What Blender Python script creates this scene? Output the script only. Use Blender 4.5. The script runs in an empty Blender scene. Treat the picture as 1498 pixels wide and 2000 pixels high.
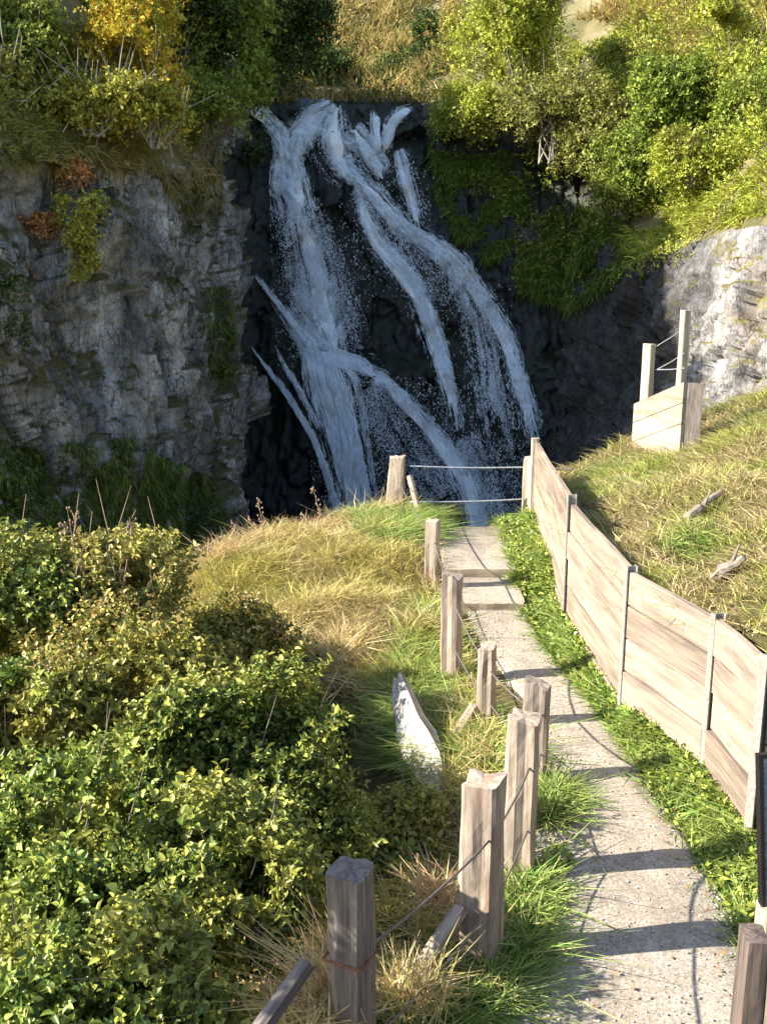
import bpy, math, random
import numpy as np
from mathutils import Vector, Matrix
from mathutils.bvhtree import BVHTree

random.seed(7)
C = bpy.context.scene.collection
SC = bpy.context.scene

# ------------------------------------------------------------------ camera, sky, sun
CAM_Z = 4.1
PITCH = math.radians(13.5)
FPX = 2000.0                       # focal length in photo pixels (photo is 1498 x 2000)
cd = bpy.data.cameras.new('camera')
cam = bpy.data.objects.new('camera', cd)
C.objects.link(cam)
cam.location = (0, 0, CAM_Z)
cam.rotation_euler = (math.radians(90) - PITCH, 0, 0)
cd.sensor_fit = 'VERTICAL'
cd.sensor_height = 36.0
cd.lens = 36.0 * FPX / 2000.0
cd.clip_start = 0.05
cd.clip_end = 600
SC.camera = cam

SUN_EL = math.radians(33)
SUN_AZ = math.atan2(-0.83, -0.13)  # measured from +Y towards +X
S = Vector((math.sin(SUN_AZ) * math.cos(SUN_EL), math.cos(SUN_AZ) * math.cos(SUN_EL), math.sin(SUN_EL)))
w = bpy.data.worlds.new('World')
SC.world = w
w.use_nodes = True
nt = w.node_tree
bg = nt.nodes['Background']
sky = nt.nodes.new('ShaderNodeTexSky')
sky.sky_type = 'NISHITA'
sky.sun_disc = False
sky.sun_elevation = SUN_EL
sky.sun_rotation = SUN_AZ % (2 * math.pi)
sky.air_density = 1.0
sky.dust_density = 0.6
nt.links.new(sky.outputs[0], bg.inputs[0])
bg.inputs[1].default_value = 0.122
sl = bpy.data.lights.new('sun', 'SUN')
sl.energy = 5.0
sl.angle = math.radians(0.5)
sl.color = (1.0, 0.945, 0.84)
so = bpy.data.objects.new('sun', sl)
C.objects.link(so)
so.rotation_euler = S.to_track_quat('Z', 'Y').to_euler()
so.location = (-20, -5, 25)
SC.view_settings.view_transform = 'Standard'
SC.view_settings.look = 'None'
SC.view_settings.gamma = 1.0
SC.view_settings.exposure = 1.54
SC.render.engine = 'CYCLES'
SC.cycles.max_bounces = 6
SC.cycles.diffuse_bounces = 3
SC.cycles.transparent_max_bounces = 12

# ------------------------------------------------------------------ layout helpers
cP, sP = math.cos(PITCH), math.sin(PITCH)

def ray(px, py):
    dx, dy = (px - 749) / FPX, (1000 - py) / FPX
    return Vector((dx, cP + dy * sP, dy * cP - sP))

def P(px, py, s):
    """Point that stands s metres ahead of the camera in the direction of a spot of the view."""
    return Vector((0, 0, CAM_Z)) + ray(px, py) * s

def G(px, py, z=0.0):
    d = ray(px, py)
    return Vector((0, 0, CAM_Z)) + d * ((z - CAM_Z) / d.z)

def project(p):
    """Array of points -> px, py, s."""
    q = np.asarray(p, float) - np.array([0, 0, CAM_Z])
    s = q[:, 1] * cP - q[:, 2] * sP
    up = q[:, 1] * sP + q[:, 2] * cP
    s_ = np.where(s < .1, .1, s)
    return 749 + FPX * q[:, 0] / s_, 1000 - FPX * up / s_, s

# ------------------------------------------------------------------ noise
def _hash(i, j, k, seed):
    h = (i.astype(np.int64) * 374761393 + j.astype(np.int64) * 668265263 + k.astype(np.int64) * 2147483647 + seed * 974634541) & 0xFFFFFFFF
    h = ((h ^ (h >> 13)) * 1274126177) & 0xFFFFFFFF
    h = ((h ^ (h >> 16)) * 2246822519) & 0xFFFFFFFF
    return (h ^ (h >> 15)) & 0xFFFFFFFF

def hrand(i, j, k, seed):
    return _hash(i, j, k, seed) / 4294967295.0

def vnoise(p, seed=0):
    p = np.asarray(p, float)
    f = np.floor(p)
    t = p - f
    t = t * t * (3 - 2 * t)
    i, j, k = f[:, 0], f[:, 1], f[:, 2]
    out = 0
    for a in (0, 1):
        wa = t[:, 0] if a else 1 - t[:, 0]
        for b in (0, 1):
            wb = t[:, 1] if b else 1 - t[:, 1]
            for c in (0, 1):
                wc = t[:, 2] if c else 1 - t[:, 2]
                out = out + wa * wb * wc * hrand(i + a, j + b, k + c, seed)
    return out

def fbm(p, seed=0, oct=4):
    p = np.asarray(p, float)
    o, a, tot = 0, 1.0, 0
    for n in range(oct):
        o = o + a * (vnoise(p * 2 ** n + 17.3 * n, seed + n) - .5)
        tot += a
        a *= .5
    return o / tot * 2

def worley(p, seed=0):
    p = np.asarray(p, float)
    f = np.floor(p)
    N = len(p)
    d1 = np.full(N, 9.0)
    d2 = np.full(N, 9.0)
    r = np.zeros((N, 3))
    de = np.zeros((N, 3))
    for a in (-1, 0, 1):
        for b in (-1, 0, 1):
            for c in (-1, 0, 1):
                i, j, k = f[:, 0] + a, f[:, 1] + b, f[:, 2] + c
                rr = np.stack([hrand(i, j, k, seed + q) for q in (11, 23, 37)], 1)
                fp = np.stack([i, j, k], 1) + rr
                dl = p - fp
                d = np.sqrt((dl ** 2).sum(1))
                m = d < d1
                d2 = np.where(m, d1, np.minimum(d2, d))
                d1 = np.where(m, d, d1)
                r[m] = rr[m]
                de[m] = dl[m]
    return d1, d2, r, de

def facets(p, seed=0, tilt=1.6, crack_d=.10, warp=.35):
    p = np.asarray(p, float)
    wp_ = np.stack([fbm(p * 1.3 + 9.1 * k, seed + 50 + k, 3) for k in range(3)], 1)
    d1, d2, r, de = worley(p + wp_ * warp, seed)
    rot = (r * 7.13 + .37) % 1.0
    pl = (rot[:, 0] - .5) * 1.1 + ((rot[:, [1, 2, 0]] - .5) * de).sum(1) * tilt
    crack = np.clip((d2 - d1) / .12, 0, 1)
    return pl - crack_d * (1 - crack)

# ------------------------------------------------------------------ object helpers
def np_mesh(name, v, f, mat, parent=None, smooth=False):
    me = bpy.data.meshes.new(name)
    v = np.asarray(v, float)
    f = np.asarray(f, np.int32)
    n, k = f.shape
    me.vertices.add(len(v))
    me.vertices.foreach_set('co', v.ravel())
    me.loops.add(n * k)
    me.loops.foreach_set('vertex_index', f.ravel())
    me.polygons.add(n)
    me.polygons.foreach_set('loop_start', np.arange(0, n * k, k, dtype=np.int32))
    me.polygons.foreach_set('loop_total', np.full(n, k, np.int32))
    if smooth:
        me.polygons.foreach_set('use_smooth', np.ones(n, bool))
    me.update(calc_edges=True)
    me.validate()
    if mat: me.materials.append(mat)
    o = bpy.data.objects.new(name, me)
    C.objects.link(o)
    if parent: o.parent = parent
    return o

def tag(o, label=None, cat=None, group=None, kind=None):
    if label: o['label'] = label
    if cat: o['category'] = cat
    if group: o['group'] = group
    if kind: o['kind'] = kind
    return o

def empty(name, loc, rz=0.0):
    o = bpy.data.objects.new(name, None)
    C.objects.link(o)
    o.location = loc
    o.rotation_euler = (0, 0, rz)
    o.empty_display_size = .2
    return o

class MB:
    """Collects boxes, tubes and timbers, then links them as ONE mesh."""
    def __init__(s):
        s.v, s.f = [], []
    def add(s, v, f):
        o = len(s.v)
        s.v += [tuple(q) for q in v]
        s.f += [tuple(i + o for i in q) for q in f]
    def box(s, c, d, rot=None):
        vs = []
        for x in (-.5, .5):
            for y in (-.5, .5):
                for z in (-.5, .5):
                    q = Vector((x * d[0], y * d[1], z * d[2]))
                    if rot is not None: q = rot @ q
                    vs.append(Vector(c) + q)
        s.add(vs, [(0, 1, 3, 2), (4, 6, 7, 5), (0, 4, 5, 1), (2, 3, 7, 6), (0, 2, 6, 4), (1, 5, 7, 3)])
    def tube(s, pts, rad, n=6, cap=True):
        pts = [Vector(p) for p in pts]
        rads = rad if isinstance(rad, (list, tuple)) else [rad] * len(pts)
        vs, fs = [], []
        for i, p in enumerate(pts):
            t = (pts[min(i + 1, len(pts) - 1)] - pts[max(i - 1, 0)])
            if t.length < 1e-6: t = Vector((0, 0, 1))
            t.normalize()
            u = t.cross(Vector((0.13, 0.21, 1)) if abs(t.z) < .95 else Vector((1, 0, 0))).normalized()
            b = t.cross(u)
            for k in range(n):
                a = 2 * math.pi * k / n
                vs.append(p + (u * math.cos(a) + b * math.sin(a)) * rads[i])
        for i in range(len(pts) - 1):
            for k in range(n):
                fs.append((i * n + k, i * n + (k + 1) % n, (i + 1) * n + (k + 1) % n, (i + 1) * n + k))
        if cap:
            fs.append(tuple(range(n))[::-1])
            fs.append(tuple((len(pts) - 1) * n + k for k in range(n)))
        s.add(vs, fs)
    def timber(s, h, wx, wy, seed, slant=(0, 0), lean=(0, 0), taper=.94, rough=.008, nz=16, base=-.4, ch=.2):
        """A weathered, split timber standing on the local origin: rounded-square section, uneven faces, sloping top."""
        prof = []
        for cx, cy in ((1, 1), (-1, 1), (-1, -1), (1, -1)):
            nx = [(1, 1 - ch), (1 - ch, 1)] if (cx, cy) in ((1, 1), (-1, -1)) else [(1 - ch, 1), (1, 1 - ch)]
            prof += [(cx * a, cy * b) for a, b in nx]
        dense = []
        for i in range(8):
            a, b = prof[i], prof[(i + 1) % 8]
            m = 3 if i % 2 else 1
            for k in range(m):
                dense.append((a[0] + (b[0] - a[0]) * k / m, a[1] + (b[1] - a[1]) * k / m))
        n = len(dense)
        rr = random.Random(seed)
        groove = [rr.uniform(-1, 1) * rough for _ in range(n)]
        vs, fs = [], []
        for i in range(nz + 1):
            t = i / nz
            z = base + (h - base) * t
            tp = 1 + (taper - 1) * t
            for k, (a, b) in enumerate(dense):
                nn = float(fbm(np.array([[a * 1.2 + seed * 3.1, b * 1.2, z * 2.2]]), seed, 3)[0]) * rough * 2.2 + groove[k]
                m = math.hypot(a, b)
                x, y = a * wx / 2 * tp + a / m * nn, b * wy / 2 * tp + b / m * nn
                zz = z
                if i == nz: zz += slant[0] * a * wx / 2 + slant[1] * b * wy / 2 + nn * .8
                zl = max(0, zz)
                vs.append((x + lean[0] * zl, y + lean[1] * zl, zz))
        for i in range(nz):
            for k in range(n):
                fs.append((i * n + k, i * n + (k + 1) % n, (i + 1) * n + (k + 1) % n, (i + 1) * n + k))
        o = nz * n
        cx = sum(vs[o + k][0] for k in range(n)) / n
        cy = sum(vs[o + k][1] for k in range(n)) / n
        cz = sum(vs[o + k][2] for k in range(n)) / n + .004
        vs.append((cx, cy, cz))
        for k in range(n):
            fs.append((o + k, o + (k + 1) % n, len(vs) - 1))
        s.add(vs, fs)
    def build(s, name, mat, parent=None, loc=(0, 0, 0), rz=0.0, smooth=False):
        me = bpy.data.meshes.new(name)
        me.from_pydata(s.v, [], s.f)
        me.update()
        if smooth:
            me.polygons.foreach_set('use_smooth', np.ones(len(me.polygons), bool))
        me.materials.append(mat)
        o = bpy.data.objects.new(name, me)
        C.objects.link(o)
        o.location = loc
        o.rotation_euler = (0, 0, rz)
        if parent: o.parent = parent
        return o

# ------------------------------------------------------------------ materials
def new_mat(name):
    m = bpy.data.materials.new(name)
    m.use_nodes = True
    n = m.node_tree
    return m, n, n.nodes['Principled BSDF'], n.nodes['Material Output']

def N(n, t, **kw):
    o = n.nodes.new(t)
    for k, v in kw.items():
        setattr(o, k, v)
    return o

def ramp(n, fac, stops, interp='LINEAR'):
    r = n.nodes.new('ShaderNodeValToRGB')
    r.color_ramp.interpolation = interp
    el = r.color_ramp.elements
    while len(el) < len(stops): el.new(.5)
    for e, (p, c) in zip(el, stops):
        e.position = p
        e.color = tuple(c) + (1,) if len(c) == 3 else c
    n.links.new(fac, r.inputs[0])
    return r.outputs[0]

def noise(n, vec, scale, detail=4, rough=.55, dist=0.0):
    o = n.nodes.new('ShaderNodeTexNoise')
    o.inputs['Scale'].default_value = scale
    o.inputs['Detail'].default_value = detail
    o.inputs['Roughness'].default_value = rough
    o.inputs['Distortion'].default_value = dist
    if vec is not None: n.links.new(vec, o.inputs['Vector'])
    return o.outputs[0]

def mapping(n, src, scale=(1, 1, 1), rot=(0, 0, 0)):
    m = n.nodes.new('ShaderNodeMapping')
    m.inputs['Scale'].default_value = scale
    m.inputs['Rotation'].default_value = rot
    n.links.new(src, m.inputs['Vector'])
    return m.outputs[0]

def mixc(n, fac, a, b, mode='MIX'):
    m = n.nodes.new('ShaderNodeMix')
    m.data_type = 'RGBA'
    m.blend_type = mode
    for sock, val in ((m.inputs[0], fac), (m.inputs[6], a), (m.inputs[7], b)):
        if isinstance(val, (int, float)): sock.default_value = val
        elif isinstance(val, tuple): sock.default_value = val + (1,) if len(val) == 3 else val
        else: n.links.new(val, sock)
    return m.outputs[2]

def bump(n, b, h, strength=.5, dist=.02):
    o = n.nodes.new('ShaderNodeBump')
    o.inputs['Strength'].default_value = strength
    o.inputs['Distance'].default_value = dist
    n.links.new(h, o.inputs['Height'])
    n.links.new(o.outputs[0], b.inputs['Normal'])

def leaf_mat(name, cols, trans=.28, rough=.5, spec=.25, patch=.9, pcol=None):
    m, n, b, out = new_mat(name)
    g = N(n, 'ShaderNodeNewGeometry')
    k = len(cols)
    c = ramp(n, g.outputs['Random Per Island'], [((i + .5) / k, c) for i, c in enumerate(cols)])
    if pcol:
        f = ramp(n, noise(n, g.outputs['Position'], patch, 3), [(.46, (0, 0, 0)), (.62, (1, 1, 1))])
        c = mixc(n, f, c, pcol)
    hs = N(n, 'ShaderNodeHueSaturation')
    vr = N(n, 'ShaderNodeMath', operation='MULTIPLY')
    vr.inputs[1].default_value = 97.31
    fr = N(n, 'ShaderNodeMath', operation='FRACT')
    n.links.new(g.outputs['Random Per Island'], vr.inputs[0])
    n.links.new(vr.outputs[0], fr.inputs[0])
    mr = N(n, 'ShaderNodeMapRange')
    mr.inputs[3].default_value = .7
    mr.inputs[4].default_value = 1.3
    n.links.new(fr.outputs[0], mr.inputs[0])
    n.links.new(mr.outputs[0], hs.inputs['Value'])
    n.links.new(c, hs.inputs['Color'])
    c = hs.outputs[0]
    n.links.new(c, b.inputs['Base Color'])
    b.inputs['Roughness'].default_value = rough
    b.inputs['Specular IOR Level'].default_value = spec
    t = N(n, 'ShaderNodeBsdfTranslucent')
    n.links.new(c, t.inputs[0])
    mx = N(n, 'ShaderNodeMixShader')
    mx.inputs[0].default_value = trans
    n.links.new(b.outputs[0], mx.inputs[1])
    n.links.new(t.outputs[0], mx.inputs[2])
    n.links.new(mx.outputs[0], out.inputs[0])
    return m

def plain(name, col, rough=.6, metal=0.0, var=.25, scale=20):
    m, n, b, out = new_mat(name)
    tc = N(n, 'ShaderNodeTexCoord')
    f = noise(n, tc.outputs['Object'], scale, 5)
    c = ramp(n, f, [(.3, tuple(x * (1 - var) for x in col)), (.7, tuple(min(1, x * (1 + var)) for x in col))])
    n.links.new(c, b.inputs['Base Color'])
    b.inputs['Roughness'].default_value = rough
    b.inputs['Metallic'].default_value = metal
    return m

def wood_mat(name, c_hi, c_lo, c_dark, stain=(.32, .13, .06), stain_amt=.35, axis='Z', bands=None):
    m, n, b, out = new_mat(name)
    tc = N(n, 'ShaderNodeTexCoord')
    oi = N(n, 'ShaderNodeObjectInfo')
    v = N(n, 'ShaderNodeVectorMath', operation='ADD')
    n.links.new(tc.outputs['Object'], v.inputs[0])
    vs = N(n, 'ShaderNodeVectorMath', operation='SCALE')
    cmb = N(n, 'ShaderNodeCombineXYZ')
    for i in range(3): n.links.new(oi.outputs['Random'], cmb.inputs[i])
    n.links.new(cmb.outputs[0], vs.inputs[0])
    vs.inputs['Scale'].default_value = 13.7
    n.links.new(vs.outputs[0], v.inputs[1])
    sc = (26, 26, 1.3) if axis == 'Z' else (.8, 30, 58)
    sc2 = (5, 5, 1.0) if axis == 'Z' else (.9, 4, 7)
    g1 = noise(n, mapping(n, v.outputs[0], sc), 1.6, 6, .65, .6 if axis == 'Z' else .15)
    g2 = noise(n, mapping(n, v.outputs[0], sc2), 1.3, 4, .6, .8 if axis == 'Z' else .2)
    c = ramp(n, g1, [(.30, c_dark), (.44, c_lo), (.62, c_hi)])
    c = mixc(n, ramp(n, g2, [(.45, (0, 0, 0)), (.68, (.82, .82, .82))]), c, tuple(x * y for x, y in zip(c_lo, (.50, .52, .56))))
    if stain_amt:
        s = noise(n, mapping(n, v.outputs[0], tuple(x * .4 for x in sc2)), 2.7, 4, .6)
        sf = N(n, 'ShaderNodeMath', operation='MULTIPLY')
        n.links.new(ramp(n, s, [(.57, (0, 0, 0)), (.72, (1, 1, 1))]), sf.inputs[0])
        sf.inputs[1].default_value = stain_amt
        c = mixc(n, sf.outputs[0], c, stain)
    cr = noise(n, mapping(n, v.outputs[0], tuple(x * 1.8 for x in sc)), 1.1, 3, .5, .3)
    c = mixc(n, ramp(n, cr, [(.66, (0, 0, 0)), (.72, (.8, .8, .8))]), c, tuple(x * .45 for x in c_dark))
    if bands:
        sep = N(n, 'ShaderNodeSeparateXYZ')
        of = N(n, 'ShaderNodeVectorMath', operation='ADD')
        of.inputs[1].default_value = (0, 0, .12)
        n.links.new(tc.outputs['Object'], of.inputs[0])
        n.links.new(of.outputs[0], sep.inputs[0])
        dv = N(n, 'ShaderNodeMath', operation='DIVIDE')
        dv.inputs[1].default_value = bands
        n.links.new(sep.outputs['Z'], dv.inputs[0])
        fl = N(n, 'ShaderNodeMath', operation='FLOOR')
        n.links.new(dv.outputs[0], fl.inputs[0])
        ad = N(n, 'ShaderNodeMath', operation='ADD')
        n.links.new(fl.outputs[0], ad.inputs[0])
        n.links.new(oi.outputs['Random'], ad.inputs[1])
        wn = N(n, 'ShaderNodeTexWhiteNoise', noise_dimensions='1D')
        n.links.new(ad.outputs[0], wn.inputs['W'])
        c = mixc(n, .85, c, ramp(n, wn.outputs[0], [(0, (.62, .60, .58)), (.5, (.9, .87, .84)), (1, (1.0, 1.0, 1.0))]), 'MULTIPLY')
    n.links.new(c, b.inputs['Base Color'])
    b.inputs['Roughness'].default_value = .85
    b.inputs['Specular IOR Level'].default_value = .2
    bump(n, b, g1, .6, .006)
    return m

def rock_mat(name, stops, moss=None, moss_amt=.5, streak=None, cracks=True, wet=False, tint=None, scale=1.0, tilt=0.0, fine=0, shade_y=None):
    m, n, b, out = new_mat(name)
    g = N(n, 'ShaderNodeNewGeometry')
    pos = g.outputs['Position']
    pr = mapping(n, pos, (1.0 * scale, 1.0 * scale, .55 * scale), (0, tilt, 0))
    a = noise(n, pr, .9, 8, .62, .4)
    c = ramp(n, a, stops)
    f = noise(n, mapping(n, pos, (1, 1, .4), (0, tilt, 0)), 5.5 * scale, 6, .7, .3)
    c = mixc(n, .75, c, ramp(n, f, [(.28, (.35, .35, .37)), (.5, (.95, .95, .95)), (.72, (1.5, 1.48, 1.42))]), 'MULTIPLY')
    if tint:
        t = noise(n, pos, .55, 4, .6)
        c = mixc(n, ramp(n, t, [(.52, (0, 0, 0)), (.66, (.8, .8, .8))]), c, tint)
    if streak:
        st = noise(n, mapping(n, pos, (1.6, 1.6, .16), (0, tilt, 0)), 1.2, 5, .6, .3)
        c = mixc(n, ramp(n, st, [(.5, (0, 0, 0)), (.68, (.85, .85, .85))]), c, streak)
    cr_h = None
    if cracks:
        vv = N(n, 'ShaderNodeTexVoronoi', feature='DISTANCE_TO_EDGE')
        vv.inputs['Scale'].default_value = 1.5 * scale
        wv = noise(n, pos, 2.2, 4, .6)
        wm = mixc(n, .45, mapping(n, pos, (1, 1, .6), (0, tilt, .3)), wv, 'ADD')
        n.links.new(wm, vv.inputs['Vector'])
        cr = ramp(n, vv.outputs['Distance'], [(0.0, (.55, .55, .55)), (.018, (0, 0, 0))])
        cg = ramp(n, noise(n, pos, .8, 3), [(.45, (0, 0, 0)), (.6, (1, 1, 1))])
        cr = mixc(n, 1.0, cr, cg, 'MULTIPLY')
        c = mixc(n, cr, c, tuple(x * .3 for x in stops[0][1]))
    if moss:
        sep = N(n, 'ShaderNodeSeparateXYZ')
        n.links.new(g.outputs['Normal'], sep.inputs[0])
        mn = noise(n, pos, 1.1, 6, .65)
        ad = N(n, 'ShaderNodeMath', operation='MULTIPLY_ADD')
        ad.inputs[1].default_value = .35
        n.links.new(sep.outputs['Z'], ad.inputs[0])
        n.links.new(mn, ad.inputs[2])
        mf = ramp(n, ad.outputs[0], [(.75 - moss_amt * .4, (0, 0, 0)), (.88 - moss_amt * .4, (.9, .9, .9))])
        mc = ramp(n, noise(n, pos, 9, 4, .6), [(.3, tuple(x * .5 for x in moss)), (.7, tuple(x * 1.4 for x in moss))])
        c = mixc(n, mf, c, mc)
    if fine:
        # steep joints and fine fracture lines
        for sc_, wd_, k_, rt_ in (((3.2, 3.2, .8), .045, .75, tilt), ((7, 7, 3.2), .06, .55, -tilt), ((1.1, 1.1, 2.6), .03, .6, tilt * 2)):
            v2 = N(n, 'ShaderNodeTexVoronoi', feature='DISTANCE_TO_EDGE')
            v2.inputs['Scale'].default_value = 1.0
            n.links.new(mixc(n, .35, mapping(n, pos, sc_, (0, rt_, .5)), noise(n, pos, 3.1, 5, .65), 'ADD'), v2.inputs['Vector'])
            c2 = ramp(n, v2.outputs['Distance'], [(0.0, (k_, k_, k_)), (wd_, (0, 0, 0))])
            g2 = ramp(n, noise(n, pos, 1.7, 4, .6), [(.42, (0, 0, 0)), (.55, (1, 1, 1))])
            c = mixc(n, mixc(n, 1.0, c2, g2, 'MULTIPLY'), c, tuple(x * .35 for x in stops[0][1]))
        sp_ = noise(n, mapping(n, pos, (1, 1, .6), (0, tilt, 0)), 22, 4, .75)
        c = mixc(n, .65, c, ramp(n, sp_, [(.32, (.3, .3, .3)), (.5, (.95, .95, .95)), (.7, (1.6, 1.6, 1.55))]), 'MULTIPLY')
    if shade_y:
        # shade of the recess beside the falls, painted into the rock colour
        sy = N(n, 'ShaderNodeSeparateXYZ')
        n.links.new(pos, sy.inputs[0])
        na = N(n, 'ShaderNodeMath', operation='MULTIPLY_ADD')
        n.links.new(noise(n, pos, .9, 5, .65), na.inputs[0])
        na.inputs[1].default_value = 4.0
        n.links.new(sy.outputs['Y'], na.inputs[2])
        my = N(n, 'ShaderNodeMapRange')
        my.inputs[1].default_value = shade_y[0] + 2
        my.inputs[2].default_value = shade_y[1] + 2
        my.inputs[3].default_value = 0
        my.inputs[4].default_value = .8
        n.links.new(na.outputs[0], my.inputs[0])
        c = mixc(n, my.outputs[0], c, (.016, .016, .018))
    n.links.new(c, b.inputs['Base Color'])
    b.inputs['Roughness'].default_value = .35 if wet else .9
    b.inputs['Specular IOR Level'].default_value = .4 if wet else .15
    h = mixc(n, .5, f, noise(n, pos, 18 * scale, 5, .7), 'ADD')
    bump(n, b, h, .8, .06)
    return m

def soil_mat(name, cols, scale=1.2):
    m, n, b, out = new_mat(name)
    g = N(n, 'ShaderNodeNewGeometry')
    a = noise(n, g.outputs['Position'], scale, 6, .62)
    k = len(cols)
    c = ramp(n, a, [(.3 + .4 * i / (k - 1), q) for i, q in enumerate(cols)])
    f = noise(n, g.outputs['Position'], 28, 5, .7)
    c = mixc(n, .7, c, ramp(n, f, [(.3, (.4, .4, .4)), (.55, (1, 1, 1)), (.75, (1.5, 1.5, 1.4))]), 'MULTIPLY')
    n.links.new(c, b.inputs['Base Color'])
    b.inputs['Roughness'].default_value = .95
    b.inputs['Specular IOR Level'].default_value = .1
    bump(n, b, f, .9, .05)
    return m

def path_mat():
    m, n, b, out = new_mat('exposed_aggregate_concrete')
    g = N(n, 'ShaderNodeNewGeometry')
    pos = g.outputs['Position']
    v = N(n, 'ShaderNodeTexVoronoi')
    v.inputs['Scale'].default_value = 78
    n.links.new(pos, v.inputs['Vector'])
    sepc = N(n, 'ShaderNodeSeparateColor')
    n.links.new(v.outputs['Color'], sepc.inputs[0])
    st = ramp(n, sepc.outputs[0], [(0, (.11, .095, .08)), (.2, (.32, .275, .225)), (.6, (.46, .40, .325)), (.88, (.56, .50, .42)), (1, (.72, .68, .62))])
    base = ramp(n, noise(n, pos, 1.1, 5, .6), [(.3, (.36, .295, .22)), (.55, (.46, .39, .30)), (.75, (.54, .47, .37))])
    c = mixc(n, .55, base, st)
    big = noise(n, mapping(n, pos, (1.1, .8, 1)), .9, 4, .6)
    c = mixc(n, ramp(n, big, [(.55, (0, 0, 0)), (.75, (.55, .55, .55))]), c, (.34, .25, .16))
    wr = noise(n, mapping(n, pos, (1.6, .55, 1)), 1.7, 6, .68, .3)
    c = mixc(n, ramp(n, wr, [(.50, (0, 0, 0)), (.70, (.6, .6, .6))]), c, (.20, .165, .125))
    hl = noise(n, pos, 3.4, 6, .7)
    c = mixc(n, ramp(n, hl, [(.56, (0, 0, 0)), (.70, (.45, .45, .45))]), c, (.66, .60, .52))
    ed = ramp(n, v.outputs['Distance'], [(.0, (1, 1, 1)), (.6, (.55, .52, .5))])
    c = mixc(n, .55, c, ed, 'MULTIPLY')
    n.links.new(c, b.inputs['Base Color'])
    b.inputs['Roughness'].default_value = .9
    b.inputs['Specular IOR Level'].default_value = .15
    bump(n, b, v.outputs['Distance'], -.6, .012)
    return m

M = {}
M['post'] = wood_mat('weathered_post', (.46, .37, .29), (.34, .265, .20), (.16, .12, .09), (.34, .14, .07), .6)
M['postgrey'] = wood_mat('grey_post', (.26, .22, .19), (.165, .135, .115), (.06, .05, .045), (.16, .07, .04), .4)
M['postshaded'] = wood_mat('shaded_post', (.17, .13, .11), (.11, .085, .07), (.04, .03, .028), (.12, .05, .03), .4)  # shade on the near board post put into a darker wood colour
M['pale'] = wood_mat('pale_new_timber', (.50, .42, .32), (.43, .355, .265), (.30, .24, .18), stain_amt=0)
M['board'] = wood_mat('weathered_board', (.44, .35, .27), (.33, .26, .20), (.16, .125, .10), (.23, .18, .15), .85, axis='X', bands=.318)
M['paleboard'] = wood_mat('pale_board', (.52, .45, .34), (.45, .38, .28), (.32, .26, .19), stain_amt=.2, axis='X', bands=.3)
M['steel'] = plain('weathered_steel', (.25, .225, .195), .75, 0, .25, 30)
M['wire'] = plain('fence_wire', (.16, .14, .12), .6, .3)
M['cable'] = plain('bright_cable', (.55, .56, .58), .4, .6)
M['path'] = path_mat()
M['bark'] = plain('bark', (.16, .12, .09), .9, 0, .4, 14)
M['palebark'] = plain('pale_bark', (.34, .30, .25), .9, 0, .3, 14)
M['twig'] = plain('dry_stalk', (.36, .25, .17), .9, 0, .3, 30)
M['seed'] = plain('seed_head', (.30, .20, .15), .9, 0, .4, 60)
M['log'] = plain('bleached_log', (.24, .20, .16), .9, 0, .35, 12)
M['soil'] = soil_mat('bank_soil', [(.07, .06, .03), (.16, .13, .06), (.24, .19, .10)])
M['hill'] = soil_mat('hill_soil', [(.07, .08, .03), (.20, .17, .08), (.34, .28, .17)], .5)
M['cliffL'] = rock_mat('grey_schist', [(.34, (.03, .033, .036)), (.42, (.14, .148, .152)), (.51, (.31, .315, .315)), (.65, (.52, .52, .51))],
                       moss=(.085, .08, .022), moss_amt=.46, streak=(.17, .165, .13), tint=(.12, .122, .115), tilt=.35, fine=1)
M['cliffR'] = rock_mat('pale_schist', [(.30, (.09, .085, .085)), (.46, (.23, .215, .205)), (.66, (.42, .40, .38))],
                       moss=(.16, .14, .04), moss_amt=.26, tint=(.22, .18, .14), tilt=-.6, fine=1, shade_y=(23.3, 25.6))  # far end of the face painted darker for the shaded recess
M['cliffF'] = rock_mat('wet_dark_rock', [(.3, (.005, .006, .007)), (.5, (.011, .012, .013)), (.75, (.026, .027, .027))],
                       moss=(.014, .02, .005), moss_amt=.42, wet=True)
M['palerock'] = rock_mat('pale_boulder', [(.3, (.46, .41, .35)), (.5, (.60, .55, .48)), (.7, (.70, .66, .60))], cracks=False, scale=3)

# foliage
M['bramble'] = leaf_mat('bramble_leaf', [(.04, .07, .012), (.10, .15, .025), (.26, .31, .055), (.48, .48, .11)], pcol=(.36, .35, .07), trans=.2, rough=.4, spec=.35)
M['bramble2'] = leaf_mat('yellowing_leaf', [(.07, .09, .016), (.22, .23, .045), (.48, .43, .10), (.56, .38, .13)], pcol=(.32, .30, .06), trans=.2, rough=.4, spec=.35)
M['bramble3'] = leaf_mat('fresh_green_leaf', [(.04, .08, .012), (.11, .18, .028), (.28, .36, .06), (.48, .52, .12)], pcol=(.28, .31, .055), trans=.2, rough=.4, spec=.35)
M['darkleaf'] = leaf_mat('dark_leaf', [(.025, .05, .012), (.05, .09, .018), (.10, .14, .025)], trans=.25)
M['midleaf'] = leaf_mat('mid_leaf', [(.08, .14, .018), (.16, .23, .03), (.26, .32, .05), (.36, .40, .07)], pcol=(.22, .25, .04), patch=.6)
M['limeleaf'] = leaf_mat('lime_leaf', [(.22, .26, .03), (.40, .44, .055), (.58, .58, .10)], pcol=(.28, .28, .05))
M['oliveleaf'] = leaf_mat('olive_leaf', [(.13, .14, .035), (.24, .24, .055), (.36, .34, .09)], pcol=(.30, .30, .06))
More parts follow.
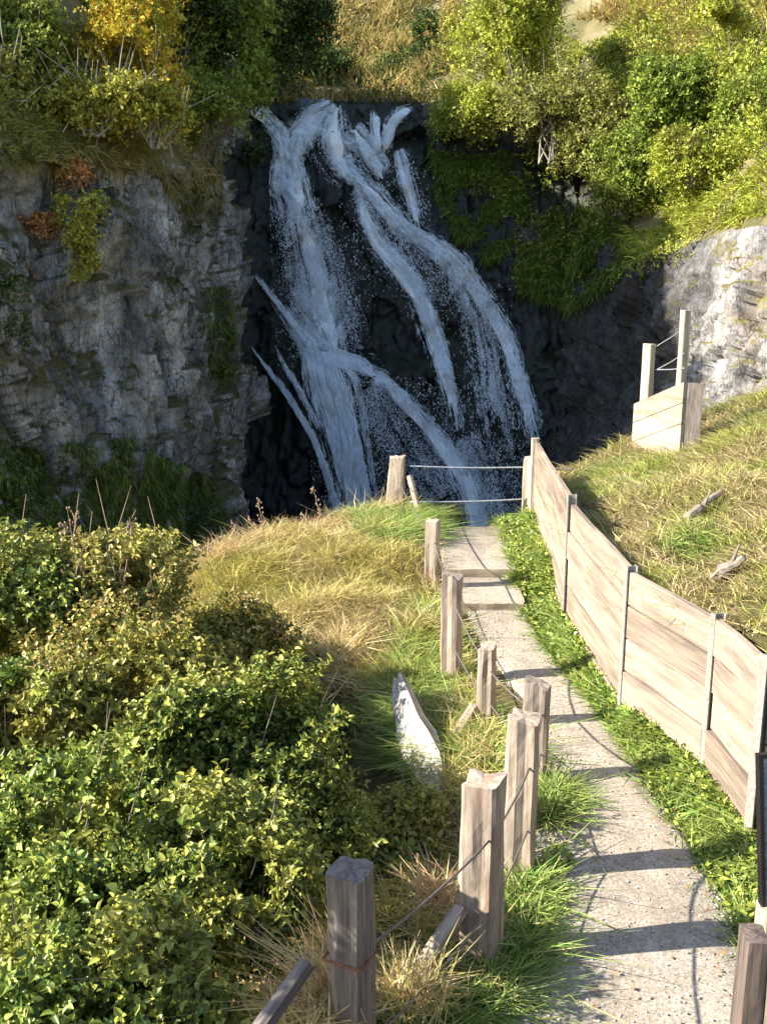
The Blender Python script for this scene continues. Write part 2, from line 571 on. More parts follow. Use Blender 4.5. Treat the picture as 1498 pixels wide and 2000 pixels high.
M['yellowleaf'] = leaf_mat('autumn_yellow_leaf', [(.30, .32, .04), (.55, .44, .04), (.72, .55, .06), (.50, .27, .03)], pcol=(.30, .31, .05), patch=1.2)
M['yelgreen'] = leaf_mat('yellow_green_leaf', [(.22, .25, .04), (.38, .38, .06), (.55, .46, .08)])
M['orangeleaf'] = leaf_mat('orange_leaf', [(0.493, 0.203, 0.058), (0.609, 0.290, 0.102), (0.725, 0.435, 0.217)])
M['drygrass'] = leaf_mat('dry_grass', [(.48, .38, .14), (.64, .50, .26), (.54, .46, .14), (.74, .60, .38)], trans=.25, pcol=(.50, .44, .13), patch=.8)
M['slopegrass'] = leaf_mat('slope_grass', [(.36, .30, .11), (.58, .46, .24), (.40, .40, .10), (.68, .55, .34), (.30, .20, .10)], trans=.25, pcol=(.36, .38, .09), patch=.9)
M['greengrass'] = leaf_mat('green_grass', [(.17, .30, .05), (.25, .37, .07), (.32, .42, .10), (.40, .44, .16)], trans=.3, pcol=(.30, .36, .09), patch=1.6)
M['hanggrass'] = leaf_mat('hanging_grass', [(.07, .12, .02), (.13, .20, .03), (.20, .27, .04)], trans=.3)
M['tangrass'] = leaf_mat('tan_grass', [(0.435, 0.319, 0.116), (0.609, 0.450, 0.189), (0.348, 0.304, 0.087)], trans=.3, pcol=(0.189, 0.189, 0.051), patch=.5)
M['deadgrass'] = leaf_mat('dead_grass', [(0.609, 0.435, 0.232), (0.725, 0.580, 0.290), (0.522, 0.319, 0.174)], trans=.3)

def water_mat():
    m, n, b, out = new_mat('falling_water')
    gi = N(n, 'ShaderNodeNewGeometry')
    wc = ramp(n, gi.outputs['Random Per Island'], [(0, (.66, .78, .95)), (.25, (.90, .94, .98)), (1, (.98, .98, .98))])
    n.links.new(wc, b.inputs['Base Color'])
    b.inputs['Roughness'].default_value = .25
    b.inputs['Specular IOR Level'].default_value = .5
    t = N(n, 'ShaderNodeBsdfTranslucent')
    t.inputs[0].default_value = (.80, .88, .95, 1)
    mx = N(n, 'ShaderNodeMixShader')
    mx.inputs[0].default_value = .35
    n.links.new(b.outputs[0], mx.inputs[1])
    n.links.new(t.outputs[0], mx.inputs[2])
    # aerated white water beside thin glassy water
    nz_ = noise(n, mapping(n, gi.outputs['Position'], (2.2, 2.2, .55)), 1.3, 5, .65, .4)
    mr = N(n, 'ShaderNodeMapRange')
    mr.inputs[1].default_value = .40
    mr.inputs[2].default_value = .58
    mr.inputs[3].default_value = .62
    mr.inputs[4].default_value = .0
    n.links.new(nz_, mr.inputs[0])
    tr = N(n, 'ShaderNodeBsdfTransparent')
    m2 = N(n, 'ShaderNodeMixShader')
    n.links.new(mr.outputs[0], m2.inputs[0])
    n.links.new(mx.outputs[0], m2.inputs[1])
    n.links.new(tr.outputs[0], m2.inputs[2])
    n.links.new(m2.outputs[0], out.inputs[0])
    return m
M['water'] = water_mat()

# ------------------------------------------------------------------ the ground
WALL = [(2.37, 15.6), (2.13, 11.3), (2.22, 8.8), (2.62, 7.6), (2.66, 6.65), (3.30, 6.25), (4.4, 5.9)]
_wy = np.array([p[1] for p in WALL][::-1])
_wx = np.array([p[0] for p in WALL][::-1])

def wallx(Y):
    return np.interp(Y, _wy, _wx)

_ey = [-30, 0, 2, 4, 5, 6, 7.5, 8.2, 8.8, 9.3, 10.3, 11.6, 12.6, 13.4, 14.4, 15.2, 15.8, 17]
_ex = [-9, -4, -2, -.9, -.35, .10, .52, .56, .42, .12, -1.0, -1.8, -2.3, -2.2, -1.3, -.5, .3, .8]

def sstep(x, a, b):
    t = np.clip((x - a) / (b - a), 0, 1)
    return t * t * (3 - 2 * t)

def T(X, Y):
    X = np.asarray(X, float)
    Y = np.asarray(Y, float)
    z = np.zeros_like(X)
    # rise towards the viewer
    z += np.where(Y < 4.7, (4.7 - Y) * .52, 0).clip(0, 2.5)
    # verge under the wall
    wx = wallx(Y)
    pr = np.interp(Y, [3.6, 5.2, 6.5, 7.5, 9.0, 10.5, 11.9, 13, 15.5], [2.3, 2.3, 2.28, 2.2, 2.08, 1.84, 1.80, 1.95, 2.02]) + .05
    z += .13 * sstep(X, np.minimum(pr, wx - .12), wx) * (X < wx + .2)
    # slope behind the wall
    base = np.interp(Y, [6.4, 8.8, 11.5, 15.6], [1.30, 1.26, .98, .62])
    sl = base + .35 * (X - wx) + .25 * np.clip(X - 6.5, 0, 50)
    right = sstep(X, wx + .06, wx + .14) * (Y > 5.85)
    z = z * (1 - right) + sl.clip(0, 9) * right
    z += np.where((Y <= 5.85) & (X > 3.2), (X - 3.2) * .4, 0).clip(0, 6)
    # left bank
    e = np.interp(Y, _ey, _ex)
    bank = (X < .85) & (Y > 5)
    z += np.where(bank, -.05 + .16 * sstep(X, .85, 0.2) * sstep(Y, 9.5, 11.5), 0)
    d = np.clip(e - X, 0, 40)
    z -= np.where(Y > 9.3, 1.15, .62) * d + .12 * np.minimum(d, 1) ** 2
    # far end of the bench drops into the gorge
    far = 15.55 + .9 * sstep(X, 2.3, 2.7) + .25 * np.clip(X - 2.6, 0, 20)
    z += .22 * sstep(Y, 11.9, 13.1) * (X < 2.25) * (1 - .4 * (X > .8) * (X < 1.66))
    z -= np.clip(Y - far, 0, 30) * 2.4
    n = np.stack([X, Y, X * 0], -1).reshape(-1, 3)
    z += right * (fbm(n * 1.1, 13, 4).reshape(X.shape) * .22)
    onpath = ((X > .75) & (X < 2.2) & (Y < 17)).astype(float)
    z += (fbm(n * 1.3, 3, 4).reshape(X.shape) * .13 + fbm(n * .35, 5, 3).reshape(X.shape) * .12 * (np.abs(X) > 3)) * (1 - onpath)
    return np.maximum(z, -9.5 + .3 * fbm(n * .3, 8, 3).reshape(X.shape))

def lin(a, b, st):
    return np.arange(a, b, st)

gx = np.concatenate([lin(-120, -40, 8), lin(-40, -12, 2), lin(-12, -5, .5), lin(-5, 6, .085), lin(6, 12, .3), lin(12, 40, 2), lin(40, 121, 8)])
gy = np.concatenate([lin(-80, -20, 8), lin(-20, 1, 1), lin(1, 19.5, .085), lin(19.5, 30, .5), lin(30, 50, 2), lin(50, 160, 8)])

def grid_faces(nu, nv, flip=False):
    i = np.arange(nu - 1)[:, None] * nv + np.arange(nv - 1)[None, :]
    f = np.stack([i, i + nv, i + nv + 1, i + 1], -1).reshape(-1, 4)
    return f[:, ::-1] if flip else f

GX, GY = np.meshgrid(gx, gy, indexing='ij')
gv = np.stack([GX, GY, T(GX, GY)], -1).reshape(-1, 3)
ground = np_mesh('ground', gv, grid_faces(len(gx), len(gy)), M['soil'], smooth=True)
tag(ground, 'bank and gorge ground below the waterfall', kind='structure')

# ------------------------------------------------------------------ the cliffs
BV_V, BV_F = [], []

def bv_add(v, f):
    o = sum(len(q) for q in BV_V)
    BV_V.append(np.asarray(v))
    BV_F.append(np.asarray(f) + o)

bv_add(gv, grid_faces(len(gx), len(gy)))

def polyline(pts, step):
    pts = np.asarray(pts, float)
    # Catmull-Rom through the points, then even steps
    P0 = np.vstack([2 * pts[0] - pts[1], pts, 2 * pts[-1] - pts[-2]])
    out = []
    for i in range(1, len(P0) - 2):
        t = np.linspace(0, 1, 24, endpoint=False)[:, None]
        a, b, c, d = P0[i - 1], P0[i], P0[i + 1], P0[i + 2]
        out.append(.5 * (2 * b + (c - a) * t + (2 * a - 5 * b + 4 * c - d) * t ** 2 + (3 * b - a - 3 * c + d) * t ** 3))
    out.append(pts[-1:])
    q = np.vstack(out)
    L = np.concatenate([[0], np.cumsum(np.linalg.norm(np.diff(q, axis=0), axis=1))])
    s = np.arange(0, L[-1], step)
    return np.stack([np.interp(s, L, q[:, 0]), np.interp(s, L, q[:, 1])], 1)

def curtain(name, pts, zb, ztop, lean, mat, step, disp, side):
    c = polyline(pts, step)
    t = np.gradient(c, axis=0)
    t /= np.linalg.norm(t, axis=1)[:, None]
    nrm = np.stack([t[:, 1], -t[:, 0]], 1) * side           # towards the gorge
    zt = ztop(c)
    nz = int((zt.max() - zb) / step)
    v = np.linspace(0, 1, nz)
    z = zb + (zt[:, None] - zb) * v[None, :]
    x = c[:, 0][:, None] - nrm[:, 0][:, None] * lean * z
    y = c[:, 1][:, None] - nrm[:, 1][:, None] * lean * z
    p = np.stack([x, y, z], -1).reshape(-1, 3)
    d = disp(p).reshape(x.shape)
    d *= (1 - .8 * sstep(v, .93, 1.0))[None, :]
    p = np.stack([x + nrm[:, 0][:, None] * d, y + nrm[:, 1][:, None] * d, z + .25 * d], -1).reshape(-1, 3)
    f = grid_faces(len(c), nz, flip=side > 0)
    o = np_mesh(name, p, f, mat)
    bv_add(p, f)
    return o

RIML = [(-34, 6), (-16, 12.2), (-10.5, 15.0), (-6.9, 17.6), (-5.2, 20.4), (-3.95, 23.4), (-4.2, 26.5), (-5.0, 30), (-5.3, 34), (-5.2, 40)]
RIMR = [(2.6, 38.6), (3.4, 37), (4.9, 33.5), (5.3, 30), (5.9, 26), (6.7, 22.6), (8.2, 19.3), (12, 15), (20, 9), (34, 2)]

def zl(c):
    return np.interp(c[:, 1], [6, 18, 24, 30, 38], [5, 6.4, 6.2, 7.6, 10.4]) + .35 * fbm(np.stack([c[:, 0] * .7, c[:, 1] * .7, c[:, 0] * 0], 1), 71, 3)

def zr(c):
    return np.interp(c[:, 1], [2, 14, 19.5, 22.5, 26, 31, 38], [4, 6, 6.0, 5.0, 4.4, 5.4, 9.4]) + .35 * fbm(np.stack([c[:, 0] * .7, c[:, 1] * .7, c[:, 0] * 0], 1), 72, 3)

def skew(p, k):
    q = p.copy()
    q[:, 0] = p[:, 0] + k * p[:, 2]
    return q

def dl(p):
    q = skew(p, .30)
    a = facets(skew(p, .65) * np.array([.33, .33, .13]), 1, 2.2, .12, .22) * 1.0
    a += facets(q * np.array([1.05, 1.05, .30]), 2, 2.0, .14, .2) * .38
    a += facets(q * np.array([2.6, 2.6, .9]), 3, 2.4, .3, .12) * .17
    a += facets(q * np.array([6.5, 6.5, 3.0]), 5, 2.6, .3, .12) * .075
    a -= .45 * sstep(fbm(q * np.array([.9, .9, .18]), 6, 4), .14, .40)
    return a + fbm(p * .3, 4, 3) * .5

def dr(p):
    q = skew(p, -.8)
    a = facets(q * np.array([.5, .5, .3]), 21, 1.8) * .5
    a += facets(q * np.array([1.4, 1.4, .7]), 22, 1.6) * .17
    a += facets(q * np.array([3.6, 3.6, 2.6]), 23, 1.7) * .15 + facets(q * np.array([8, 8, 6.]), 25, 1.7) * .05
    return a + fbm(p * .3, 24, 3) * .4

cl = curtain('cliff', RIML, -10.5, zl, .06, M['cliffL'], .075, dl, 1)
tag(cl, 'tall grey rock cliff in shade left of the waterfall', kind='structure')
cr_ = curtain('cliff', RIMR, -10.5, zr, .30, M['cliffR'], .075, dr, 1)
tag(cr_, 'pale sunlit rock face right of the waterfall', kind='structure')

# rock behind the falls
fx = np.arange(-7.5, 6.8, .07)
fz = np.arange(-10.5, 9.9, .07)
FX, FZ = np.meshgrid(fx, fz, indexing='ij')
FY = np.interp(FZ, [-10.5, -4.1, -1.2, .8, 1.4, 4.5, 8.2, 9.5, 9.9], [29.6, 31.0, 32.0, 32.7, 33.7, 34.9, 36.7, 37.8, 38.6])
FY = FY - .9 * np.exp(-((FX + 1.9) / 1.5) ** 2) * sstep(FZ, 2.2, .8) * sstep(FZ, -6, .3)
FY = FY - 1.0 * sstep(FX, 2.6, 5.5) - 1.6 * sstep(-FX, 3.9, 6.5)
fp = np.stack([FX, FY, FZ], -1).reshape(-1, 3)
fd = facets(fp * np.array([.6, .5, .35]), 41, 1.3) * .5 + facets(fp * np.array([2.2, 2, .8]), 42, 1.6) * .22 + facets(fp * np.array([5, 4, 2.]), 44, 1.6) * .09 + fbm(fp * 2.4, 43, 4) * .10
fd *= (1 - .8 * sstep(fp[:, 2], 9.0, 9.8))
fp[:, 1] -= fd
ff = grid_faces(len(fx), len(fz))
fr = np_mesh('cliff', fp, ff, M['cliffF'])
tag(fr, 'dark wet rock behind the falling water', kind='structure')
bv_add(fp, ff)
FALLS_BVH = BVHTree.FromPolygons([tuple(q) for q in fp], [tuple(q) for q in ff.tolist()])

# ------------------------------------------------------------------ the hills above the cliffs
def rim_dist(X, Y, pts, side):
    """Distance behind a rim line (positive on the hill side) and the nearest rim y."""
    c = polyline(pts, .5)
    t = np.gradient(c, axis=0)
    t /= np.linalg.norm(t, axis=1)[:, None]
    nrm = np.stack([-t[:, 1], t[:, 0]], 1) * side
    q = np.stack([X.ravel(), Y.ravel()], 1)
    best = np.full(len(q), 1e9)
    idx = np.zeros(len(q), int)
    for i in range(len(c)):
        dd = ((q - c[i]) ** 2).sum(1)
        m = dd < best
        best[m] = dd[m]
        idx[m] = i
    sg = ((q - c[idx]) * nrm[idx]).sum(1)
    d = np.sqrt(best) * np.sign(sg)
    return d.reshape(X.shape), c[idx].reshape(X.shape + (2,))

def hill(name, x0, x1, y0, y1, st, pts, ztop, lean, slope, cap, seed, label, rough=.5):
    X, Y = np.meshgrid(np.arange(x0, x1, st), np.arange(y0, y1, st), indexing='ij')
    d, cc = rim_dist(X, Y, pts, 1)
    zt = ztop(cc.reshape(-1, 2)).reshape(X.shape)
    dd = d - lean * zt
    n3 = np.stack([X, Y, X * 0], -1).reshape(-1, 3)
    z = zt - .25 + slope * dd.clip(0) + fbm(n3 * .35, seed, 5).reshape(X.shape) * rough * 2 * sstep(dd, 0, 2)
    z = np.where(dd < 0, zt - .3 + dd * .6, z)
    z = np.minimum(z, cap(X, Y))
    keep = dd > -.2
    v = np.stack([X, Y, z], -1).reshape(-1, 3)
    f = grid_faces(X.shape[0], X.shape[1])
    f = f[keep.ravel()[f].all(1)]
    used = np.unique(f)
    mp = np.zeros(len(v), int)
    mp[used] = np.arange(len(used))
    v, f = v[used], mp[f]
    o = np_mesh(name, v, f, M['hill'], smooth=True)
    tag(o, label, kind='structure')
    bv_add(v, f)
    return o

hill('hillside', -46, -3.2, 4, 62, .3, RIML, zl, .06, 1.5,
     lambda X, Y: 18.7 + 3 * sstep(-X, 14, 30) - 9.5 * sstep(Y, 37, 44), 51, 'steep bushy hillside above the left cliff')
hill('hillside', 2.4, 48, 2, 62, .3, RIMR, zr, .30, 1.25,
     lambda X, Y: 26 + X * 0, 52, 'sunny scrub hillside above the right cliff')
X, Y = np.meshgrid(np.arange(-70, 70, .6), np.arange(38.3, 110, .6), indexing='ij')
n3 = np.stack([X, Y, X * 0], -1).reshape(-1, 3)
Z = 9.55 + .62 * (Y - 39.3).clip(0) + .25 * (np.abs(X + 1.5) - 3).clip(0, 8) * sstep(Y, 38, 41) + fbm(n3 * .22, 53, 5).reshape(X.shape) * 1.5 * sstep(Y, 40, 46)
Z = np.minimum(Z, 45)
v = np.stack([X, Y, Z], -1).reshape(-1, 3)
f = grid_faces(X.shape[0], X.shape[1])
tag(np_mesh('hillside', v, f, M['hill'], smooth=True), 'dry grassy hillside above the top of the waterfall', kind='structure')
bv_add(v, f)

BVH = BVHTree.FromPolygons(np.vstack(BV_V).tolist(), np.vstack(BV_F).tolist())
EYE = Vector((0, 0, CAM_Z))

def hit(px, py, tree=None):
    d = ray(px, py).normalized()
    loc, nrm, _, dist = (tree or BVH).ray_cast(EYE, d)
    if loc is None: return None, None, None
    if nrm.dot(d) > 0: nrm = -nrm
    return loc, nrm, dist * d.dot(Vector((0, cP, -sP)))

def ground_z(x, y, top=60):
    loc, _, _, _ = BVH.ray_cast(Vector((x, y, top)), Vector((0, 0, -1)))
    return loc.z if loc else 0.0

# ------------------------------------------------------------------ the path
rng = np.random.default_rng(5)
py_ = np.arange(3.6, 12.1, .06)
le = np.interp(py_, [3.6, 5.2, 6.2, 7.5, 8.6, 9.4, 10.4, 12.4], [.0, .45, .98, 1.12, 1.34, 1.32, 1.10, .92]) + .05 * fbm(np.stack([py_ * 2.5, py_ * 0, py_ * 0], 1), 61, 4)
re_ = np.interp(py_, [3.6, 5.2, 6.5, 7.5, 9.0, 10.5, 12.4], [2.3, 2.3, 2.28, 2.2, 2.08, 1.84, 1.80]) + .06 * fbm(np.stack([py_ * 2.1, py_ * 0 + 5, py_ * 0], 1), 62, 4)
nu = 26
U = np.linspace(0, 1, nu)
PX = le[:, None] + (re_ - le)[:, None] * U
PY = np.repeat(py_[:, None], nu, 1)
PZ = np.where(PY < 4.7, (4.7 - PY) * .52, 0) + .035 - .05 * (np.abs(U - .5) * 2)[None, :] ** 6 + .012 * fbm(np.stack([PX, PY, PX * 0], -1).reshape(-1, 3) * 1.7, 63, 3).reshape(PX.shape)
pv = np.stack([PX, PY, PZ], -1).reshape(-1, 3)
tag(np_mesh('path', pv, grid_faces(len(py_), nu, True), M['path'], smooth=True), 'exposed aggregate path', kind='structure')

def slab(x0, x1, y0, y1, z0, z1, seed, round_=.015):
    """A cast step with a worn, slightly bowed nosing."""
    nx = 22
    xs = np.linspace(x0, x1, nx)
    bow = .03 * np.sin(np.linspace(0, math.pi, nx)) * -1 + .07 * fbm(np.stack([xs * 3, xs * 0 + seed, xs * 0], 1), seed, 3)
    rows = [(y0, z0, 1), (y0, z1 - round_, 1), (y0 + round_ * .4, z1 - round_ * .3, 1), (y0 + round_, z1, 1), ((y0 + y1) / 2, z1 + .006, .5), (y1, z1, 0), (y1, z0, 0)]
    v = []
    for (yy, zz, k) in rows:
        for x, b in zip(xs, bow):
            v.append((x, yy + b * k, zz + (.12 * b if zz > 0 else 0)))
    return np.array(v), grid_faces(len(rows), nx, True)

for i, (x0, x1, y0, y1, z1) in enumerate([(.80, 1.72, 11.9, 13.2, .13), (.78, 1.92, 12.95, 15.1, .25)]):
    v, f = slab(x0, x1, y0, y1, -.2, z1, 64 + i)
    tag(np_mesh('path', v, f, M['path'], smooth=False), 'concrete step at the far end of the path', kind='structure')

for x0, x1, y, z0, z1 in ((.80, 1.70, 11.87, -.1, .120), (.80, 1.88, 12.92, .05, .238)):
    mb = MB()
    nn_ = 10
    rr = random.Random(int(y))
    for k in range(1):
        vs, fs = [], []
        for q in range(nn_ + 1):
            x = x0 + (x1 - x0) * q / nn_
            j, h_ = rr.uniform(-.006, .006), rr.uniform(-.006, .006)
            vs += [(x, y - .05 + j, z0), (x, y - .05 + j, z1 + h_), (x, y + .02 + j, z1 + h_ + .004), (x, y + .02 + j, z0)]
        for q in range(nn_):
            for e_ in range(4):
                A, B = q * 4 + e_, q * 4 + (e_ + 1) % 4
                fs.append((A, B, B + 4, A + 4))
        fs += [(3, 2, 1, 0), tuple(nn_ * 4 + e_ for e_ in range(4))]
        mb.add(vs, fs)
    tag(mb.build('path_edging', M['paleboard']), 'pale timber edging of a path step', kind='structure')

# ------------------------------------------------------------------ post and wire fence along the path
class PostSpec: pass

def post_obj(parent, px, ybase, ytop, z0, wx, wy, rz, seed, mat, slant=(0, 0), lean=(0, 0), name='post', s=None, taper=.95):
    """Post whose foot stands where the view shows it; height follows from its top."""
    if s is None:
        b = G(px, ybase, z0)
    else:
        b = P(px, ytop, s)
        b.z = z0
    q = np.array([[b.x, b.y, z0]])
    sd = project(q)[2][0]
    # height that brings the top to ytop
    k = (1000 - ytop) / FPX
    dyw = b.y
    zt = CAM_Z + dyw * (k * cP - sP) / (cP + k * sP)
    mb = MB()
    mb.timber(zt - z0, wx, wy, seed, slant, lean, taper=taper, rough=.011)
    base = parent.location
    o = mb.build(name, mat, parent, (b.x - base.x, b.y - base.y, z0 - base.z), rz)
    return o, Vector((b.x, b.y, z0)), zt - z0

fence = empty('wire_fence', (.6, 5.4, 0))
tag(fence, 'weathered timber post and wire fence along the left edge of the path', 'fence')
specs = [  # px, ybase, ytop, z0, wx, wy, rz, seed, mat, slant, s
    (685, None, 1697, .25, .185, .175, -.45, 1, 'postgrey', (.0, .05), 4.45),
    (936, 1880, 1524, 0, .215, .19, -.42, 2, 'post', (.12, .05), None),
    (1013, 1712, 1400, 0, .21, .17, -.30, 3, 'post', (-.15, .1), None),
    (1042, 1528, 1332, 0, .20, .15, -.25, 4, 'post', (-.35, .1), None),
    (948, 1422, 1262, 0, .15, .14, -.35, 5, 'post', (.1, .15), None),
    (880, 1332, 1122, 0, .19, .18, -.35, 6, 'post', (-.3, .05), None),
    (843, 1165, 1016, 0, .17, .16, -.35, 7, 'post', (.02, .1), None),
]
tops = []
for i, (px, yb, yt, z0, wx_, wy_, rz, sd, mt, sl_, s_) in enumerate(specs):
    o, b, h = post_obj(fence, px, yb, yt, z0, wx_, wy_, rz, sd, M[mt], sl_, s=s_)
    tops.append((b, h))
# the cables
def cable(parent, pts, rad, mat, name, sag=.035):
    mb = MB()
    for a, b in zip(pts[:-1], pts[1:]):
        q = []
        for k in range(11):
            t = k / 10
            p = a.lerp(b, t)
            p.z -= sag * 4 * t * (1 - t)
            q.append(p - parent.location)
        mb.tube(q, rad, 6)
    return mb.build(name, mat, parent, smooth=True)

for fr_, rad in ((.73, .0075), (.34, .006)):
    pts = [Vector((b.x + .03, b.y - .10, b.z + h * fr_)) for b, h in tops]
    pts.append(Vector((.22, 15.5, .3 + fr_ * .8)))
    cable(fence, pts, rad, M['wire'], 'wire')
# diagonal braces on the downhill side
for (px, py, s, ex, ey, es, seed) in ((900, 1775, 6.05, 790, 1935, 5.75, 31), (600, 1880, 4.3, 470, 2060, 4.05, 32), (925, 1380, 9.3, 880, 1455, 9.0, 33)):
    a, b = P(px, py, s), P(ex, ey, es)
    mb = MB()
    L = (a - b).length
    mb.timber(L, .058 if seed == 32 else .085, .055 if seed == 32 else .075, seed, nz=8, base=0, rough=.004)
    o = mb.build('brace', M['postgrey'] if seed == 32 else M['post'], fence)
    o.location = b - fence.location
    o.rotation_euler = (a - b).to_track_quat('Z', 'Y').to_euler()
# staples / iron strap on the near posts
mb = MB()
b, h = tops[0]
R = Matrix.Rotation(-.45, 3, 'Z')
for k, (dz, r_) in enumerate(((h - .42, .004),)):
    cs = [R @ Vector((x * .096, y * .091, 0)) for x, y in ((-1, -1), (1, -1), (1, 1), (-1, 1), (-1, -1))]
    mb.tube([c + Vector((b.x, b.y, b.z + dz)) - fence.location for c in cs], .006, 5)
mb.build('strap', plain('rusty_wire', (.22, .08, .04), .9), fence)

# ------------------------------------------------------------------ barrier across the far end of the path
bar = empty('cable_barrier', (1.2, 17.0, .1))
tag(bar, 'two bright cables between pale posts across the far end of the path', 'barrier')
o, b8, h8 = post_obj(bar, 770, 1010, 892, .25, .30, .22, -.25, 8, M['post'], (.05, .05), lean=(.05, 0), taper=.72)
mb = MB()
p1 = P(800, 930, 15.9) - bar.location
p2 = P(826, 1030, 15.6) - bar.location
mb.tube([p1, p2], .05, 7)
mb.build('brace', M['post'], bar)
o, b9, h9 = post_obj(bar, 1030, 1000, 894, .32, .17, .14, -.5, 9, M['pale'], (.05, .1))
for ya, yb2 in ((910, 912), (980, 974)):
    a = P(800, ya, 15.9)
    b2 = P(1032, yb2, 16.1)
    b3 = P(1170, yb2 + 2, 16.6)
    pts = [a, b2, b3] if ya == 910 else [a, b2]
    cable(bar, pts, .013, M['cable'], 'cable', .02)

# ------------------------------------------------------------------ timber retaining wall
wall = empty('timber_wall', (2.4, 10, 0))
tag(wall, 'long weathered horizontal board retaining wall with steel posts right of the path', 'wall')
wp = [Vector((x, y, 0)) for x, y in WALL]
wtop = [(1.47, 1.56), (1.49, 1.46), (1.45, 1.42), (1.43, 1.46), (1.47, 1.50), (1.50, 1.5)]
wsub = []
for i in range(len(wp) - 1):
    a, b = wp[i], wp[i + 1]
    d = b - a
    L = d.length
    ang = math.atan2(d.y, d.x)
    z0t, z1t = wtop[i]
    zb = -.12
    mb = MB()
    np_ = 5
    rr = random.Random(i + 3)
    for k in range(np_):
        za0 = zb + (z0t - zb) * k / np_ + (.009 if k else 0)
        za1 = zb + (z0t - zb) * (k + 1) / np_ - .009
        zb0 = zb + (z1t - zb) * k / np_ + (.009 if k else 0)
        zb1 = zb + (z1t - zb) * (k + 1) / np_ - .009
        off = rr.uniform(-.016, .016)
        nseg = 14
        vs, fs = [], []
        for q in range(nseg + 1):
            t = q / nseg
            x = .035 + (L - .07) * t
            wob = .006 * math.sin(t * 7 + k * 2 + i) + rr.uniform(-.0015, .0015)
            lo, hi = za0 + (zb0 - za0) * t, za1 + (zb1 - za1) * t
            y0, y1 = -.03 + off + wob, .025 + off + wob
            vs += [(x, y0, lo), (x, y0, hi - .006), (x, y0 + .006, hi), (x, y1, hi), (x, y1, lo)]
        for q in range(nseg):
            for e in range(5):
                A, B = q * 5 + e, q * 5 + (e + 1) % 5
                fs.append((A, B, B + 5, A + 5))
        fs += [tuple(range(5))[::-1], tuple(nseg * 5 + e for e in range(5))]
        mb.add(vs, fs)
    mb.build('board_panel', M['board'], wall, tuple(a - wall.location), ang)
for i, p in enumerate(wp):
    zt = max(wtop[min(i, 5)][0], wtop[max(i - 1, 0)][1] if i else 0)
    a = wp[max(i - 1, 0)]
    b = wp[min(i + 1, len(wp) - 1)]
    d = (b - a)
    rot = Matrix.Rotation(math.atan2(d.y, d.x), 3, 'Z')
    mb = MB()
    if i == 0:
        mb.timber(1.52, .12, .10, 77, rough=.003, base=-.3)
        mb.build('end_post', M['pale'], wall, tuple(p + Vector((-.03, .03, 0)) - wall.location))
        continue
    hh = zt + .03
    side = rot @ Vector((0, -1, 0))
    for off, dims in (((0, -.045, 0), (.075, .012, 0)), ((0, 0, 0), (.010, .078, 0)), ((0, .045, 0), (.075, .012, 0))):
        c = rot @ Vector(off)
        mb.box(c + Vector((0, 0, (hh - .3) / 2)), (dims[0], dims[1], hh + .3), rot)
    mb.build('steel_post', M['steel'], wall, tuple(p - wall.location))

# ------------------------------------------------------------------ small pale timber lookout by the right rock face
A0, A1 = P(1240, 788, 16.6), P(1338, 745, 15.2)
zlo = P(1240, 905, 16.6).z
lk = empty('lookout_barrier', (A0.x, A0.y, zlo))
tag(lk, 'small pale timber barrier with two posts at the foot of the right rock face', 'barrier')
d = (A1 - A0)
ang = math.atan2(d.y, d.x)
L = math.hypot(d.x, d.y)
mb = MB()
hh = A0.z - zlo
rise = (A1.z - A0.z)
for k in range(3):
    lo, hi = hh * k / 3 - (.25 if k == 0 else -.006), hh * (k + 1) / 3 - .006
    r_ = rise
    vs = [(0, -.025, lo), (L, -.025, lo + r_), (L, .025, lo + r_), (0, .025, lo), (0, -.025, hi), (L, -.025, hi + r_), (L, .025, hi + r_), (0, .025, hi)]
    mb.add(vs, [(0, 1, 5, 4), (1, 2, 6, 5), (2, 3, 7, 6), (3, 0, 4, 7), (4, 5, 6, 7), (3, 2, 1, 0)])
mb.build('board_panel', M['paleboard'], lk, (0, 0, 0), ang)
R2 = Matrix.Rotation(ang, 3, 'Z')
E0 = R2 @ Vector((L, .03, 0))
# return panel on the right end
d2 = (P(1358, 800, 15.6) - A1)
mb = MB()
mb.box((.12, 0, hh / 2 + rise - .1), (.24, .05, hh + .15))
mb.build('end_panel', M['postgrey'], lk, (E0.x + .01, E0.y + .02, 0), ang + .9)
for (px, yt, yb, s, wd, seed) in ((1269, 672, 860, 16.35, .20, 51), (1340, 606, 860, 15.35, .115, 52)):
    t = P(px, yt, s)
    bt = P(px, yb, s)
    mb = MB()
    mb.timber(t.z - bt.z, wd, .12, seed, rough=.003, base=0, taper=1.0)
    mb.build('post', M['pale'], lk, (t.x - lk.location.x, t.y - lk.location.y + .03, bt.z - lk.location.z), ang + .1)
mb = MB()
for y0, y1 in ((676, 640), (722, 690), (722, 719)):
    a, b = P(1282, y0, 16.3) - lk.location, P(1336, y1, 15.4) - lk.location
    mb.tube([a, a.lerp(b, .5) - Vector((0, 0, .01)), b], .008, 5)
mb.build('wire', M['cable'], lk)

